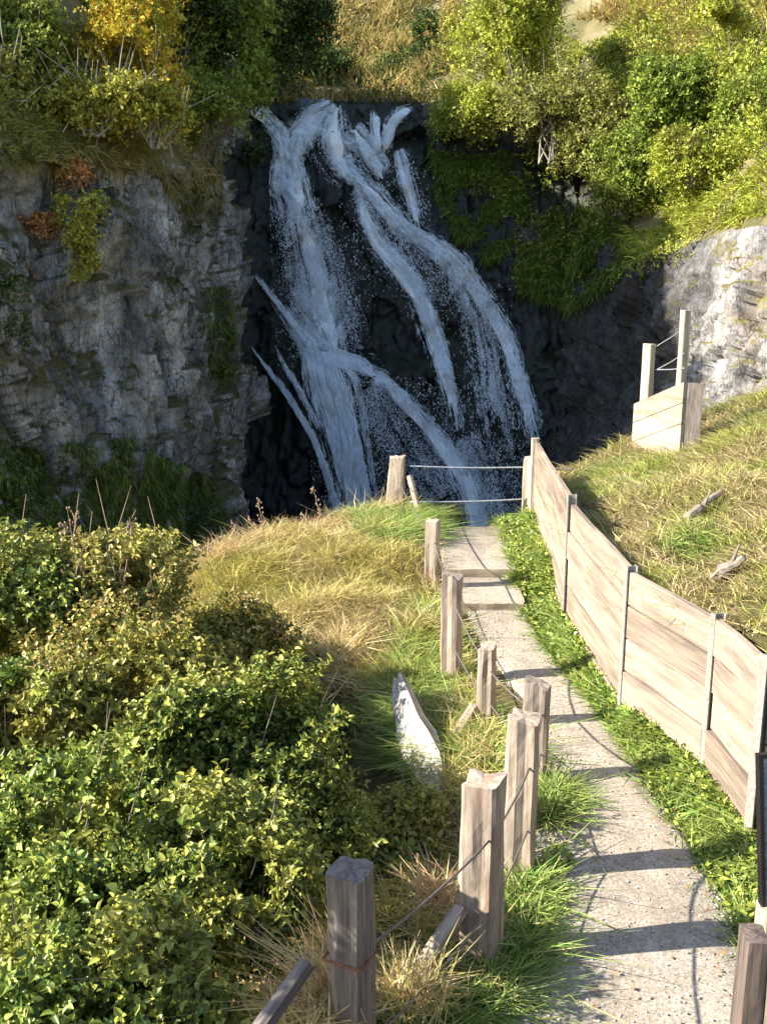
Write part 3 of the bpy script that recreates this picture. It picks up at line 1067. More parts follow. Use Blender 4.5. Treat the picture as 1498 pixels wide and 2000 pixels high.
# ------------------------------------------------------------------ information board and posts at the right edge
ib = empty('information_board', (1.75, 3.95, .4))
tag(ib, 'grey panel in a black frame on timber posts at the right edge', 'sign')
pb = P(1480, 1625, 4.3)
mb = MB()
Rz = Matrix.Rotation(.12, 3, 'Z')
Rt = Rz @ Matrix.Rotation(-.22, 3, 'X')
c0 = pb + Rt @ Vector((.42, 0, 0)) - ib.location
mb.box(c0, (.80, .03, .62), Rt)
mpan, n_, b_, o_ = new_mat('panel_print')
tc = N(n_, 'ShaderNodeTexCoord')
sp = N(n_, 'ShaderNodeSeparateXYZ')
n_.links.new(tc.outputs['Object'], sp.inputs[0])
cb = N(n_, 'ShaderNodeCombineXYZ')
n_.links.new(sp.outputs['Z'], cb.inputs[2])
c = ramp(n_, noise(n_, cb.outputs[0], 14, 3, .7), [(.38, (.07, .09, .11)), (.5, (.16, .17, .20)), (.58, (.24, .24, .28)), (.66, (.62, .60, .56))])
n_.links.new(c, b_.inputs['Base Color'])
b_.inputs['Roughness'].default_value = .3
mb.build('panel', mpan, ib)
mb = MB()
for off, dm in (((-.409, 0, 0), (.018, .036, .66)), ((.409, 0, 0), (.018, .036, .66)), ((0, 0, .32), (.80, .036, .018)), ((0, 0, -.32), (.80, .036, .018))):
    mb.box(c0 + Rt @ Vector(off), dm, Rt)
mb.build('frame', plain('black_frame', (.008, .007, .007), .5), ib)
for px, yt, s, wd, seed, mt in ((1473, 1822, 4.05, .10, 61, 'postshaded'), (1520, 1775, 4.28, .16, 62, 'post')):
    t = P(px, yt, s)
    gz = float(T(np.array([t.x]), np.array([t.y]))[0])
    mb = MB()
    mb.timber(t.z - gz, wd, .14, seed, rough=.004)
    mb.build('post', M[mt], ib, (t.x - ib.location.x, t.y - ib.location.y, gz - ib.location.z), -.1)

# ------------------------------------------------------------------ pale boulder at the edge of the bank
def rock(name, label, c, r, mat, seed, rot=0.0, cat='rock', fac=.45, tip=.15):
    n = 34
    th = np.linspace(0, 2 * math.pi, n, endpoint=False)
    ph = np.linspace(-math.pi / 2, math.pi / 2, n // 2)
    TH, PH = np.meshgrid(th, ph, indexing='ij')
    d = np.stack([np.cos(TH) * np.cos(PH), np.sin(TH) * np.cos(PH), np.sin(PH)], -1).reshape(-1, 3)
    k = 1 + fac * facets(d * 1.3 + seed, seed, 1.2) + .08 * fbm(d * 4 + seed, seed, 3)
    k = k.reshape(TH.shape)
    k[:, 0] = k[:, 0].mean()
    k[:, -1] = k[:, -1].mean()
    v = d * k.reshape(-1, 1) * np.array(r)
    nv = len(ph)
    f = []
    for i in range(n):
        for j in range(nv - 1):
            a, b = i * nv + j, ((i + 1) % n) * nv + j
            f.append((a, b, b + 1, a + 1))
    o = np_mesh(name, v, f, mat)
    o.location = c
    o.rotation_euler = (0, tip, rot)
    tag(o, label, cat)
    return o

def slab_face():
    """A pale eroded retaining slab set into the edge of the bank: irregular outline, real thickness."""
    rows = [(764, 782, 1325), (765, 797, 1365), (769, 815, 1405), (778, 842, 1440), (791, 860, 1475), (808, 864, 1510), (830, 863, 1545), (848, 862, 1585)]
    L_, R_ = [], []
    vs, nc = [], 14
    for a, b, y in rows:
        for k in range(nc):
            t = k / (nc - 1)
            bulge = math.sin(t * math.pi)
            vs.append(P(a + (b - a) * t, y + 10 * math.sin(t * 5), 9.65 - 1.22 * (y - 1325) / 260 - .08 * bulge - .28 * t)[:])
    nb = len(vs)
    vs += [(x + .05, y + .12, z - .05) for x, y, z in vs]
    vs = np.array(vs)
    vs += np.stack([fbm(vs * 5 + k * 7, 90 + k, 4) for k in range(3)], 1) * .035 + (facets(vs * 4.5, 95, 1.6) * .03)[:, None] * np.array([-.5, -.8, .2])
    nr = len(rows)
    f = [(i * nc + k, i * nc + k + 1, (i + 1) * nc + k + 1, (i + 1) * nc + k) for i in range(nr - 1) for k in range(nc - 1)]
    f += [tuple(q + nb for q in t[::-1]) for t in f]
    for i in range(nr - 1):
        for k in (0, nc - 1):
            a, b = i * nc + k, (i + 1) * nc + k
            f.append((a, b, b + nb, a + nb) if k else (a, a + nb, b + nb, b))
    for k in range(nc - 1):
        f.append((k, k + nb, k + 1 + nb, k + 1))
        a = (nr - 1) * nc + k
        f.append((a, a + 1, a + 1 + nb, a + nb))
    c = vs.mean(0)
    o = np_mesh('stone_slab', vs - c, f, M['palerock'])
    o.location = c
    return tag(o, 'bright pale stone slab edging the grassy bank left of the path', 'stone')
slab_face()
hr = [(1030, 470, .45, 'rounded grey rock poking out of the moss right of the waterfall'), (75, 455, .38, 'pinkish pale rock jutting from the left cliff under the orange plant'),
      (70, 525, .28, 'small pale pink rock low on the left cliff ledge')]
for i, (px, py, r_, lb) in enumerate(hr):
    loc, nm, s = hit(px, py)
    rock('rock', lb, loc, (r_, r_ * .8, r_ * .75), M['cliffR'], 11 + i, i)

# ------------------------------------------------------------------ logs and stake
def log(label, a, b, r, seed, name='log'):
    mb = MB()
    a, b = Vector(a), Vector(b)
    rr = random.Random(seed)
    q, rad = [], []
    for k in range(9):
        t = k / 8
        q.append(a.lerp(b, t) - a + Vector((0, 0, rr.uniform(-.4, .4) * r)))
        rad.append(r * (1 - .45 * t) * rr.uniform(.85, 1.1))
    mb.tube(q, rad, 8)
    k = q[4]
    mb.tube([k, k + Vector((.05, -.05, r * 3.5))], [r * .35, r * .15], 5)
    o = mb.build(name, M['log'], None, tuple(a))
    return tag(o, label, 'log')

def on_ground(px, py, dz=0.0):
    loc, nm, s = hit(px, py)
    return loc + Vector((0, 0, dz))

log('bleached log lying slanting on the sunny right slope', on_ground(1338, 1025, .06), on_ground(1405, 978, .10), .055, 1)
log('short broken stump log low on the right slope above the wall', on_ground(1395, 1140, .08), on_ground(1450, 1118, .12), .06, 2)
st = on_ground(815, 1850)
mb = MB()
stt = P(814, 1640, project(np.array([st[:]]))[2][0])
mb.tube([(0, 0, -.1), (.005, 0, .3), (stt.x - st.x, 0, stt.z - st.z)], [.012, .011, .009], 6)
mb.build('cane', M['deadgrass'], None, tuple(st))
tag(bpy.data.objects['cane'], 'thin yellow cane standing upright in the grass left of the fence', 'stake')

# ------------------------------------------------------------------ leaves and plants
def unit(a):
    return a / np.maximum(np.linalg.norm(a, axis=1), 1e-9)[:, None]

def leaf_quads(base, d, nrm, L, W, fold=.18):
    r = unit(np.cross(d, nrm))
    n2 = np.cross(r, d)
    L = L[:, None]
    W = W[:, None]
    mid = base + d * L * .45 + n2 * W * fold
    tip = base + d * L - n2 * L * .12
    v = np.stack([base, mid + r * W * .5, tip, mid - r * W * .5], 1).reshape(-1, 3)
    f = np.arange(len(v)).reshape(-1, 4)
    return v, f

def leaf_ovals(base, d, nrm, L, W, fold=.22):
    r = unit(np.cross(d, nrm))
    n2 = np.cross(r, d)
    L = L[:, None]
    W = W[:, None]
    tip = base + d * L - n2 * L * .16
    a = base + d * L * .28 + n2 * W * fold
    b = base + d * L * .66 + n2 * W * fold * .7
    v = np.stack([base, a + r * W * .47, b + r * W * .38, tip, b - r * W * .38, a - r * W * .47], 1).reshape(-1, 3)
    i = np.arange(len(base))[:, None] * 6
    f = np.concatenate([i + np.array([0, 1, 2, 3]), i + np.array([0, 3, 4, 5])], 1).reshape(-1, 4)
    return v, f

def sprig_leaves(g, base, d, Ls, nl, ll, lw, droop=.25, upn=.8, oval=False):
    Nn = len(base)
    out_v, out_f = [], []
    per = unit(np.cross(d, g.normal(size=(Nn, 3))))
    per2 = np.cross(d, per)
    for k in range(nl):
        t = (k + .6) / nl
        pos = base + d * (Ls * t)[:, None]
        pos[:, 2] -= droop * Ls * t * t
        a = k * 2.39996 + g.uniform(-.4, .4, Nn)
        side = per * np.cos(a)[:, None] + per2 * np.sin(a)[:, None]
        ld = unit(d * .55 + side + np.array([0, 0, .15]) + g.normal(size=(Nn, 3)) * .15)
        nn = unit(np.array([0, 0, upn]) + g.normal(size=(Nn, 3)) * .65 + d * .25)
        sz = .45 + 1.0 * g.uniform(0, 1, Nn) ** 1.4
        v, f_ = (leaf_ovals if oval else leaf_quads)(pos, ld, nn, ll * sz, lw * sz)
        out_f.append(f_ + sum(len(q) for q in out_v))
        out_v.append(v)
    return np.vstack(out_v), np.vstack(out_f)

def shrub(name, label, cat, c, rad, n, nl, L, ll, lw, mat, seed, group=None, foot=None, clumps=9, stems=10, twigs=0, gap=.62, bark='bark',
          up=.35, droop=.25, stem_r=.02, foliage='foliage', gfreq=None, oval=False):
    g = np.random.default_rng(seed)
    c = np.array(c[:], float)
    rad = np.array(rad, float)
    rm = rad.mean()
    q = unit(g.normal(size=(clumps, 3)))
    q[:, 2] = q[:, 2] * .9 + .1
    cc = c + q * rad * (g.uniform(.25, .78, clumps) ** .7)[:, None]
    cr = g.uniform(.34, .56, clumps) * rm
    k = g.integers(0, clumps, n)
    dd = unit(g.normal(size=(n, 3)) + np.array([0, 0, up]))
    sq = rad / rm
    base = cc[k] + dd * sq * (cr[k] * g.uniform(.35, .95, n))[:, None]
    out = unit((base - c) / rad ** 1 * 1.0)
    d = unit(dd * .6 + out * .6 + np.array([0, 0, up]) + g.normal(size=(n, 3)) * .35)
    fq = gfreq or 1.6 / rm
    keep = vnoise(base * fq + seed, seed) < gap
    base, d = base[keep], d[keep]
    Ls = L * g.uniform(.6, 1.35, len(base))
    v, f = sprig_leaves(g, base, d, Ls, nl, ll, lw, droop, oval=oval)
    fz_ = ground_z(c[0], c[1], c[2] - rad[2] * .2) if foot is None else foot
    fz_ = max(fz_, c[2] - rad[2] * .85)
    root = empty(name, (c[0], c[1], fz_))
    tag(root, label, cat, group)
    o0 = np.array([c[0], c[1], fz_])
    np_mesh(foliage, v - o0, f, mat, root)
    mb = MB()
    for i in range(stems):
        e = cc[i % clumps] + g.normal(size=3) * cr[i % clumps] * .5
        b0 = np.array([g.normal() * rm * .12, g.normal() * rm * .12, -.15])
        e = e - o0
        m = b0 * .45 + e * .55 + g.normal(size=3) * rm * .10
        mb.tube([b0, m * .6 + b0 * .4, m, e], [stem_r, stem_r * .8, stem_r * .6, stem_r * .25], 5)
    for i in range(twigs):
        j = g.integers(0, len(base))
        b0 = base[j] - o0
        e = b0 + (d[j] + g.normal(size=3) * .25 + np.array([0, 0, .5])) * L * g.uniform(1.2, 2.6)
        mb.tube([b0 - (e - b0) * .6, b0 * .5 + e * .5 + g.normal(size=3) * .02, e], [stem_r * .4, stem_r * .3, stem_r * .15], 4)
    if stems or twigs:
        mb.build('stems', M[bark], root)
    return root

def blades(g, base, d, H, W, bend, nrm=None):
    """Curved grass blades: base points, growth direction, height, width, bend vector."""
    n = len(base)
    side = unit(np.cross(d, g.normal(size=(n, 3))))
    out = []
    for t, k in ((0, 1.0), (.5, .8), (1, .12)):
        p = base + d * (H * t)[:, None] + bend * (H * t * t)[:, None]
        out += [p - side * (W * k * .5)[:, None], p + side * (W * k * .5)[:, None]]
    v = np.stack(out, 1).reshape(-1, 3)
    i = np.arange(n)[:, None] * 6
    f = np.concatenate([i + np.array([0, 1, 3, 2]), i + np.array([2, 3, 5, 4])], 1).reshape(-1, 4)
    return v, f

def in_view(p, m=420):
    a, b, s = project(p)
    return (a > -m) & (a < 1498 + m) & (b > -m) & (b < 2000 + m) & (s > .5)

def grass(name, label, X, Y, hmin, hmax, wd, mat, seed, bend=(0, 0), bn=.5, tilt=.25, clump=.8, dz=-.02):
    g = np.random.default_rng(seed)
    b = np.stack([X, Y, T(X, Y) + dz], 1)
    b = b[in_view(b)]
    n = len(b)
    cl_ = vnoise(b * np.array([2.2, 2.2, 0]) / clump + seed, seed)
    h = g.uniform(hmin, hmax, n) * (.55 + .9 * cl_)
    d = unit(np.array([0, 0, 1.0]) + g.normal(size=(n, 3)) * tilt)
    bd = np.zeros((n, 3))
    bd[:, 0] = bend[0] + g.normal(size=n) * bn + (cl_ - .5) * 1.0
    bd[:, 1] = bend[1] + g.normal(size=n) * bn
    bd[:, 2] = -.25
    W = wd * g.uniform(.6, 1.3, n)
    v, f = blades(g, b, d, h, W, bd)
    o = np_mesh(name, v, f, mat)
    return tag(o, label, 'grass', kind='stuff')

g0 = np.random.default_rng(99)
# dry grass on the left bank
X = g0.uniform(-3.2, .95, 100000)
Y = g0.uniform(5.0, 17.2, 100000)
e = np.interp(Y, _ey, _ex)
lim = np.interp(Y, [5, 7.5, 8.6, 9.4, 10.4, 12.4, 17], [.62, .92, 1.1, 1.0, .85, .72, .55])
k = (X > e - 1.1) & (X < lim + .05 * g0.normal(size=len(X))) & ~((Y > 7.4) & (Y < 9.25) & (X < .34 + (8.2 - Y) * .22))
grass('grass', 'long dry straw coloured grass covering the bank left of the path', X[k], Y[k], .16, .40, .012, M['drygrass'], 1, bend=(-.25, -.25))
X = g0.uniform(-6.5, .3, 42000)
Y = g0.uniform(2.5, 9.5, 42000)
k = (X < np.interp(Y, _ey, _ex) - .3) & ~((Y > 7.4) & (X > -.4))
grass('grass', 'rank dry grass on the steep bank under the thicket', X[k], Y[k], .18, .42, .014, M['drygrass'], 21, bend=(-.3, -.1))
# green tufts
def patch(pts, n, r, seed):
    g = np.random.default_rng(seed)
    xs, ys = [], []
    for (px, py, rr, dens) in pts:
        c = G(px, py)
        m = int(n * dens)
        a = g.uniform(0, 6.283, m)
        q = rr * np.sqrt(g.uniform(0, 1, m))
        xs.append(c.x + np.cos(a) * q)
        ys.append(c.y + np.sin(a) * q * 1.6)
    return np.concatenate(xs), np.concatenate(ys)

X, Y = patch([(745, 1050, .45, 5.0), (770, 1085, .40, 3.5), (790, 1040, .35, 2.0), (840, 1230, .2, .8), (845, 1330, .25, 1.2), (815, 1400, .3, 1.4), (870, 1385, .2, 1.0), (815, 1390, .12, 1.0), (850, 1430, .12, 1.0), (880, 1470, .15, 1.0), (830, 1290, .32, .7), (800, 1350, .3, .6), (850, 1420, .35, .9), (940, 1480, .25, .8), (950, 1890, .25, .8),
              (880, 1950, .22, .5), (1010, 1760, .2, .6), (1010, 1850, .1, .3), (1075, 1600, .09, .3), (850, 1170, .12, .2), (1085, 1560, .07, .2)], 2600, 1, 3)
grass('grass', 'lush green grass tufts round the fence posts', X, Y, .15, .34, .016, M['greengrass'], 2, tilt=.5, bn=.7)
# verge under the wall
Y = g0.uniform(4.6, 15.7, 60000)
lo = np.interp(Y, [4.6, 6.5, 7.5, 9, 10.5, 12.4, 14, 16.9], [2.22, 2.22, 2.16, 2.04, 1.80, 1.64, 1.74, 1.82])
hi = np.minimum(wallx(Y), 3.0) - .03
u = g0.uniform(0, 1, len(Y))
X = lo - .04 + (hi - lo + .04) * u
X += .07 * fbm(np.stack([Y * 2.2, Y * 0, Y * 0], 1), 81, 3)
edge = (X - lo)
k = g0.uniform(0, 1, len(Y)) < np.clip(.45 + edge / .2, 0, 1)
grass('grass', 'bright green grass verge along the foot of the board wall', X[k], Y[k], .05, .17, .017, M['greengrass'], 4, tilt=.6, bn=.8, clump=.5)
# broad leaved weeds among it
def weeds(name, label, X, Y, mat, seed, ll=.05):
    g = np.random.default_rng(seed)
    b = np.stack([X, Y, T(X, Y)], 1)
    b = b[in_view(b)]
    n = len(b)
    d = unit(np.stack([g.normal(size=n), g.normal(size=n), g.uniform(.15, .9, n)], 1))
    b[:, 2] += g.uniform(0, .09, n)
    nn = unit(np.array([0, 0, 1.0]) + g.normal(size=(n, 3)) * .4)
    s = g.uniform(.6, 1.4, n)
    v, f = leaf_quads(b, d, nn, ll * s, ll * .62 * s)
    return tag(np_mesh(name, v, f, mat), label, 'weeds', kind='stuff')
kk = k & (g0.uniform(0, 1, len(Y)) < .28)
weeds('weeds', 'low leafy weeds in the green verge by the wall', X[kk], Y[kk], M['bramble3'], 5)
X, Y = patch([(940, 1910, .3, 1), (1010, 1790, .18, .5), (880, 1470, .3, 1), (930, 1500, .25, 1), (1080, 1580, .1, .4), (1090, 1690, .1, .3), (740, 1090, .4, 1)], 500, 1, 8)
weeds('weeds', 'small leafy weeds at the feet of the fence posts', X, Y, M['midleaf'], 6)
# slope behind the wall
X = g0.uniform(2.3, 9.5, 150000)
Y = g0.uniform(6.6, 20.5, 150000)
k = X > wallx(Y) + .12
grass('grass', 'yellow dry grass on the sunny slope behind the board wall', X[k], Y[k], .10, .26, .013, M['slopegrass'], 7, bend=(-.35, -.15), tilt=.4, bn=.5)
X, Y = [], []
gg = np.random.default_rng(12)
for px, py, r_ in ((1170, 930, .35), (1220, 905, .3), (1350, 1060, .22), (1190, 960, .3), (1450, 830, .3)):
    loc, nm, s = hit(px, py)
    a = gg.uniform(0, 6.283, 900)
    q = r_ * np.sqrt(gg.uniform(0, 1, 900)) * 1.3
    X.append(loc.x + np.cos(a) * q)
    Y.append(loc.y + np.sin(a) * q)
grass('grass', 'fresh green grass tufts on the slope behind the wall', np.concatenate(X), np.concatenate(Y), .08, .2, .014, M['greengrass'], 9, tilt=.5, bn=.6)

# loose gravel
gg = np.random.default_rng(77)
ng = 5200
Yp = 4.75 + 7.2 * gg.uniform(0, 1, ng) ** 1.5
l0, r0 = np.interp(Yp, py_, le), np.interp(Yp, py_, re_)
uu = np.where(gg.uniform(0, 1, ng) < .6, np.abs(gg.normal(0, .16, ng)), gg.uniform(0, 1, ng))
uu = np.where(gg.uniform(0, 1, ng) < .25, 1 - np.abs(gg.normal(0, .05, ng)), uu)
Xp = l0 + (r0 - l0) * np.clip(uu, -.05, 1.02)
rp = .004 + .010 * gg.uniform(0, 1, ng) ** 3
cen = np.stack([Xp, Yp, .036 + rp * .3 - .05 * (np.abs(uu - .5) * 2).clip(0, 1) ** 6], 1)
oct_ = np.array([(1, 0, 0), (0, 1, 0), (-1, 0, 0), (0, -1, 0), (0, 0, .7), (0, 0, -.7)], float)
v = (cen[:, None, :] + oct_[None] * (rp[:, None] * gg.uniform(.7, 1.3, (ng, 6)))[:, :, None]).reshape(-1, 3)
fo = np.array([(0, 1, 4), (1, 2, 4), (2, 3, 4), (3, 0, 4), (1, 0, 5), (2, 1, 5), (3, 2, 5), (0, 3, 5)])
f = (np.arange(ng)[:, None, None] * 6 + fo[None]).reshape(-1, 3)
M['gravel'] = leaf_mat('gravel_stone', [(.22, .18, .14), (.40, .34, .27), (.52, .47, .40), (.66, .62, .56)], trans=0)
tag(np_mesh('gravel', v, f, M['gravel']), 'loose gravel scattered along the path', 'gravel', kind='stuff')

# fallen leaves on the path edges
gg = np.random.default_rng(31)
Yl = gg.uniform(4.8, 12, 130)
Xl = np.where(gg.uniform(0, 1, 130) < .7, gg.normal(2.05, .16, 130), gg.uniform(1.1, 2.2, 130))
b = np.stack([Xl, Yl, np.full(130, .055)], 1)
d = unit(np.stack([gg.normal(size=130), gg.normal(size=130), gg.uniform(0, .3, 130)], 1))
v, f = leaf_quads(b, d, unit(np.array([0, 0, 1.]) + gg.normal(size=(130, 3)) * .3), gg.uniform(.02, .045, 130), gg.uniform(.015, .03, 130))
tag(np_mesh('fallen_leaves', v, f, M['orangeleaf']), 'brown fallen leaves scattered on the concrete path', 'leaves', kind='stuff')

# ------------------------------------------------------------------ foreground thicket, shrub by shrub
FG = [  # px, py, s, rx, ry, rz, n, mat, label, twigs
    (190, 1200, 9.2, 1.0, .9, .75, 2700, 'bramble2', 'yellowing shrub with bare twigs on top, at the back of the thicket below the cliff', 60),
    (-10, 1250, 8.6, .8, .8, .8, 1900, 'bramble', 'green shrub at the left edge of the photo, highest of the thicket there', 10),
    (375, 1320, 10.0, 1.0, .9, .62, 2700, 'bramble2', 'yellow green shrub below the dry grass bank', 16),
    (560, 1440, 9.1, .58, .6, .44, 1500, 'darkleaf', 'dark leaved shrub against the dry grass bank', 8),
    (200, 1410, 7.6, .95, .8, .66, 2600, 'bramble2', 'olive shrub with rusty leaf tips in the middle of the thicket', 14),
    (20, 1520, 6.6, .7, .7, .65, 1900, 'bramble3', 'fresh green shrub on the left edge halfway down the thicket', 4),
    (430, 1520, 7.0, .8, .7, .6, 2300, 'bramble', 'green and yellow shrub in the centre of the thicket', 8),
    (680, 1600, 8.0, .48, .5, .28, 1200, 'bramble2', 'low yellow green shrub reaching towards the pale stone slab', 6),
    (765, 1610, 7.6, .36, .4, .26, 700, 'bramble2', 'small yellow green shrub just left of the second post', 3),
    (630, 1650, 7.2, .62, .55, .40, 1500, 'bramble', 'deep green shrub behind the near dappled post', 5),
    (180, 1680, 5.9, .72, .6, .55, 2200, 'bramble3', 'lush green bramble in the lower left of the thicket', 3),
    (450, 1740, 5.7, .58, .5, .48, 1800, 'bramble', 'leafy green bramble left of the near dappled post', 4),
    (40, 1900, 5.0, .55, .5, .45, 1500, 'bramble3', 'bright leafed bramble in the bottom left corner', 0),
    (170, 1850, 5.4, .50, .5, .42, 1500, 'bramble', 'mid green bramble between the two bright ones at the bottom edge', 2),
    (240, 1965, 4.9, .46, .45, .40, 1400, 'bramble', 'dark green bramble at the bottom edge, lowest of the thicket', 0),
    (310, 1930, 5.0, .52, .5, .40, 1500, 'bramble', 'green bramble at the bottom edge beside the leaning brace', 2),
]
for i, (px, py, s, rx, ry, rz, n, mt, lb, tw) in enumerate(FG):
    shrub('shrub', lb, 'shrub', P(px, py, s), (rx, ry, rz), int(n * 2.7), 10, .19, .046 if s < 6.5 else .048, .029, M[mt], 100 + i, 'shrubs of the foreground thicket',
          clumps=16, stems=9, twigs=tw, gap=.50, stem_r=.012, bark='twig' if tw > 20 else 'bark', gfreq=2.8, oval=True)
# shrub beside the viewer that throws the dappled shade on the near post
shrub('shrub', 'overhanging shrub left of the viewpoint', 'shrub', (-2.7, 3.62, 2.85), (.5, .36, .55), 900, 8, .22, .06, .04, M['bramble'], 140, clumps=9, stems=8, gap=.70, stem_r=.012)

# dry fern / grass tussocks by the near post
def tussock(label, c, n, h, wd, mat, seed, spread=.5, group=None, name='grass_tussock', bend=(0, 0)):
    g = np.random.default_rng(seed)
    b = g.normal(size=(n, 3)) * np.array([.06, .06, .0]) * (1 + h)
    a = g.uniform(0, 6.283, n)
    k = g.uniform(.1, 1, n) * spread
    d = unit(np.stack([np.cos(a) * k, np.sin(a) * k, np.ones(n)], 1))
    bd = np.stack([np.cos(a) * k * .9 + bend[0], np.sin(a) * k * .9 + bend[1], -.55 * k], 1)
    v, f = blades(g, b, d, h * g.uniform(.5, 1.15, n), wd * g.uniform(.6, 1.3, n), bd)
    o = np_mesh(name, v, f, mat)
    o.location = c
    return tag(o, label, 'grass tussock', group)

tussock('clump of dead pinkish straw left of the near dappled post', P(640, 1960, 4.75), 260, .40, .008, M['deadgrass'], 1, .8, bend=(-.5, 0))
tussock('yellow grass clump at the foot of the near dappled post', P(610, 2030, 4.6), 320, .30, .010, M['drygrass'], 2, .9)
tussock('pale dry grass clump between the two near posts', P(800, 1960, 5.3), 380, .34, .009, M['drygrass'], 3, .8)
tussock('dry reddish grass clump behind the second post', P(850, 1760, 6.4), 260, .26, .008, M['deadgrass'], 4, .9)

# seeding weed stalks on the crest of the bank
def stalk(label, base, h, seed, lean=0.0):
    r_ = random.Random(seed)
    mb = MB()
    pts = [Vector((0, 0, -.05))]
    x = 0
    for k in range(1, 7):
        x += lean * h / 6 + r_.uniform(-.02, .02)
        pts.append(Vector((x, r_.uniform(-.02, .02), h * k / 6)))
    mb.tube(pts, [.007, .006, .006, .005, .004, .004, .003], 5)
    sd = mb
    for k in range(18):
        t = r_.uniform(.45, 1.0)
        i = min(int(t * 6), 5)
        p = pts[i].lerp(pts[i + 1], t * 6 - i)
        q = p + Vector((r_.uniform(-.05, .05), r_.uniform(-.05, .05), r_.uniform(.01, .06)))
        mb.tube([p, q], .0025, 4)
        s_ = r_.uniform(.010, .02)
        sd.tube([q - Vector((0, 0, s_)), q, q + Vector((0, 0, s_))], [.003, s_ * .75, .003], 5)
    o = mb.build('weed_stalk', M['twig'], None, base)
    return tag(o, label, 'weed', 'seeding weed stalks along the crest of the bank')

SK = [(640, 960, 1055, 15.3, -.25), (535, 985, 1075, 14.8, -.3), (505, 1015, 1090, 14.6, -.2), (560, 1020, 1080, 14.9, .1), (480, 1030, 1110, 14.3, -.2), (455, 1050, 1120, 14.0, -.1),
      (590, 1010, 1070, 15.1, .1), (430, 1070, 1140, 13.6, -.15), (250, 1020, 1120, 9.3, 0.0), (300, 1075, 1150, 9.2, .1), (165, 1010, 1110, 9.5, -.1), (130, 1030, 1120, 9.4, 0.05),
      (230, 1055, 1130, 9.1, .08)]
lbs = ['tallest weed stalk near the waterfall foot', 'leaning weed stalk with pale seed tufts on the bank crest', 'short bent weed stalk on the bank crest', 'upright weed stalk in the reddish grass crest',
       'bushy weed stalk on the left shoulder of the bank', 'low weed stalk at the left shoulder of the bank', 'weed stalk beside the tallest one', 'lowest weed stalk beside the yellowing shrub',
       'straight dry stalk above the yellowing shrub', 'right hand dry stalk above the yellowing shrub', 'dry stalk with a white tip above the yellowing shrub', 'thin dry stalk at the left of the yellowing shrub',
       'short dry stalk among the twigs of the yellowing shrub']
for i, (px, yt, yb, s, ln) in enumerate(SK):
    b = P(px, yb, s)
    t = P(px, yt, s)
    stalk(lbs[i], b, (t.z - b.z) * 1.15, 40 + i, ln)
# reddish sedge along the crest
X = g0.uniform(-2.6, .2, 9000)
Y = g0.uniform(12.8, 17.0, 9000)
e = np.interp(Y, _ey, _ex)
k = np.abs(X - e) < .35
grass('grass', 'tall reddish seeding grass along the crest of the bank', X[k], Y[k], .25, .5, .008, M['deadgrass'], 14, bend=(.2, 0), tilt=.25)

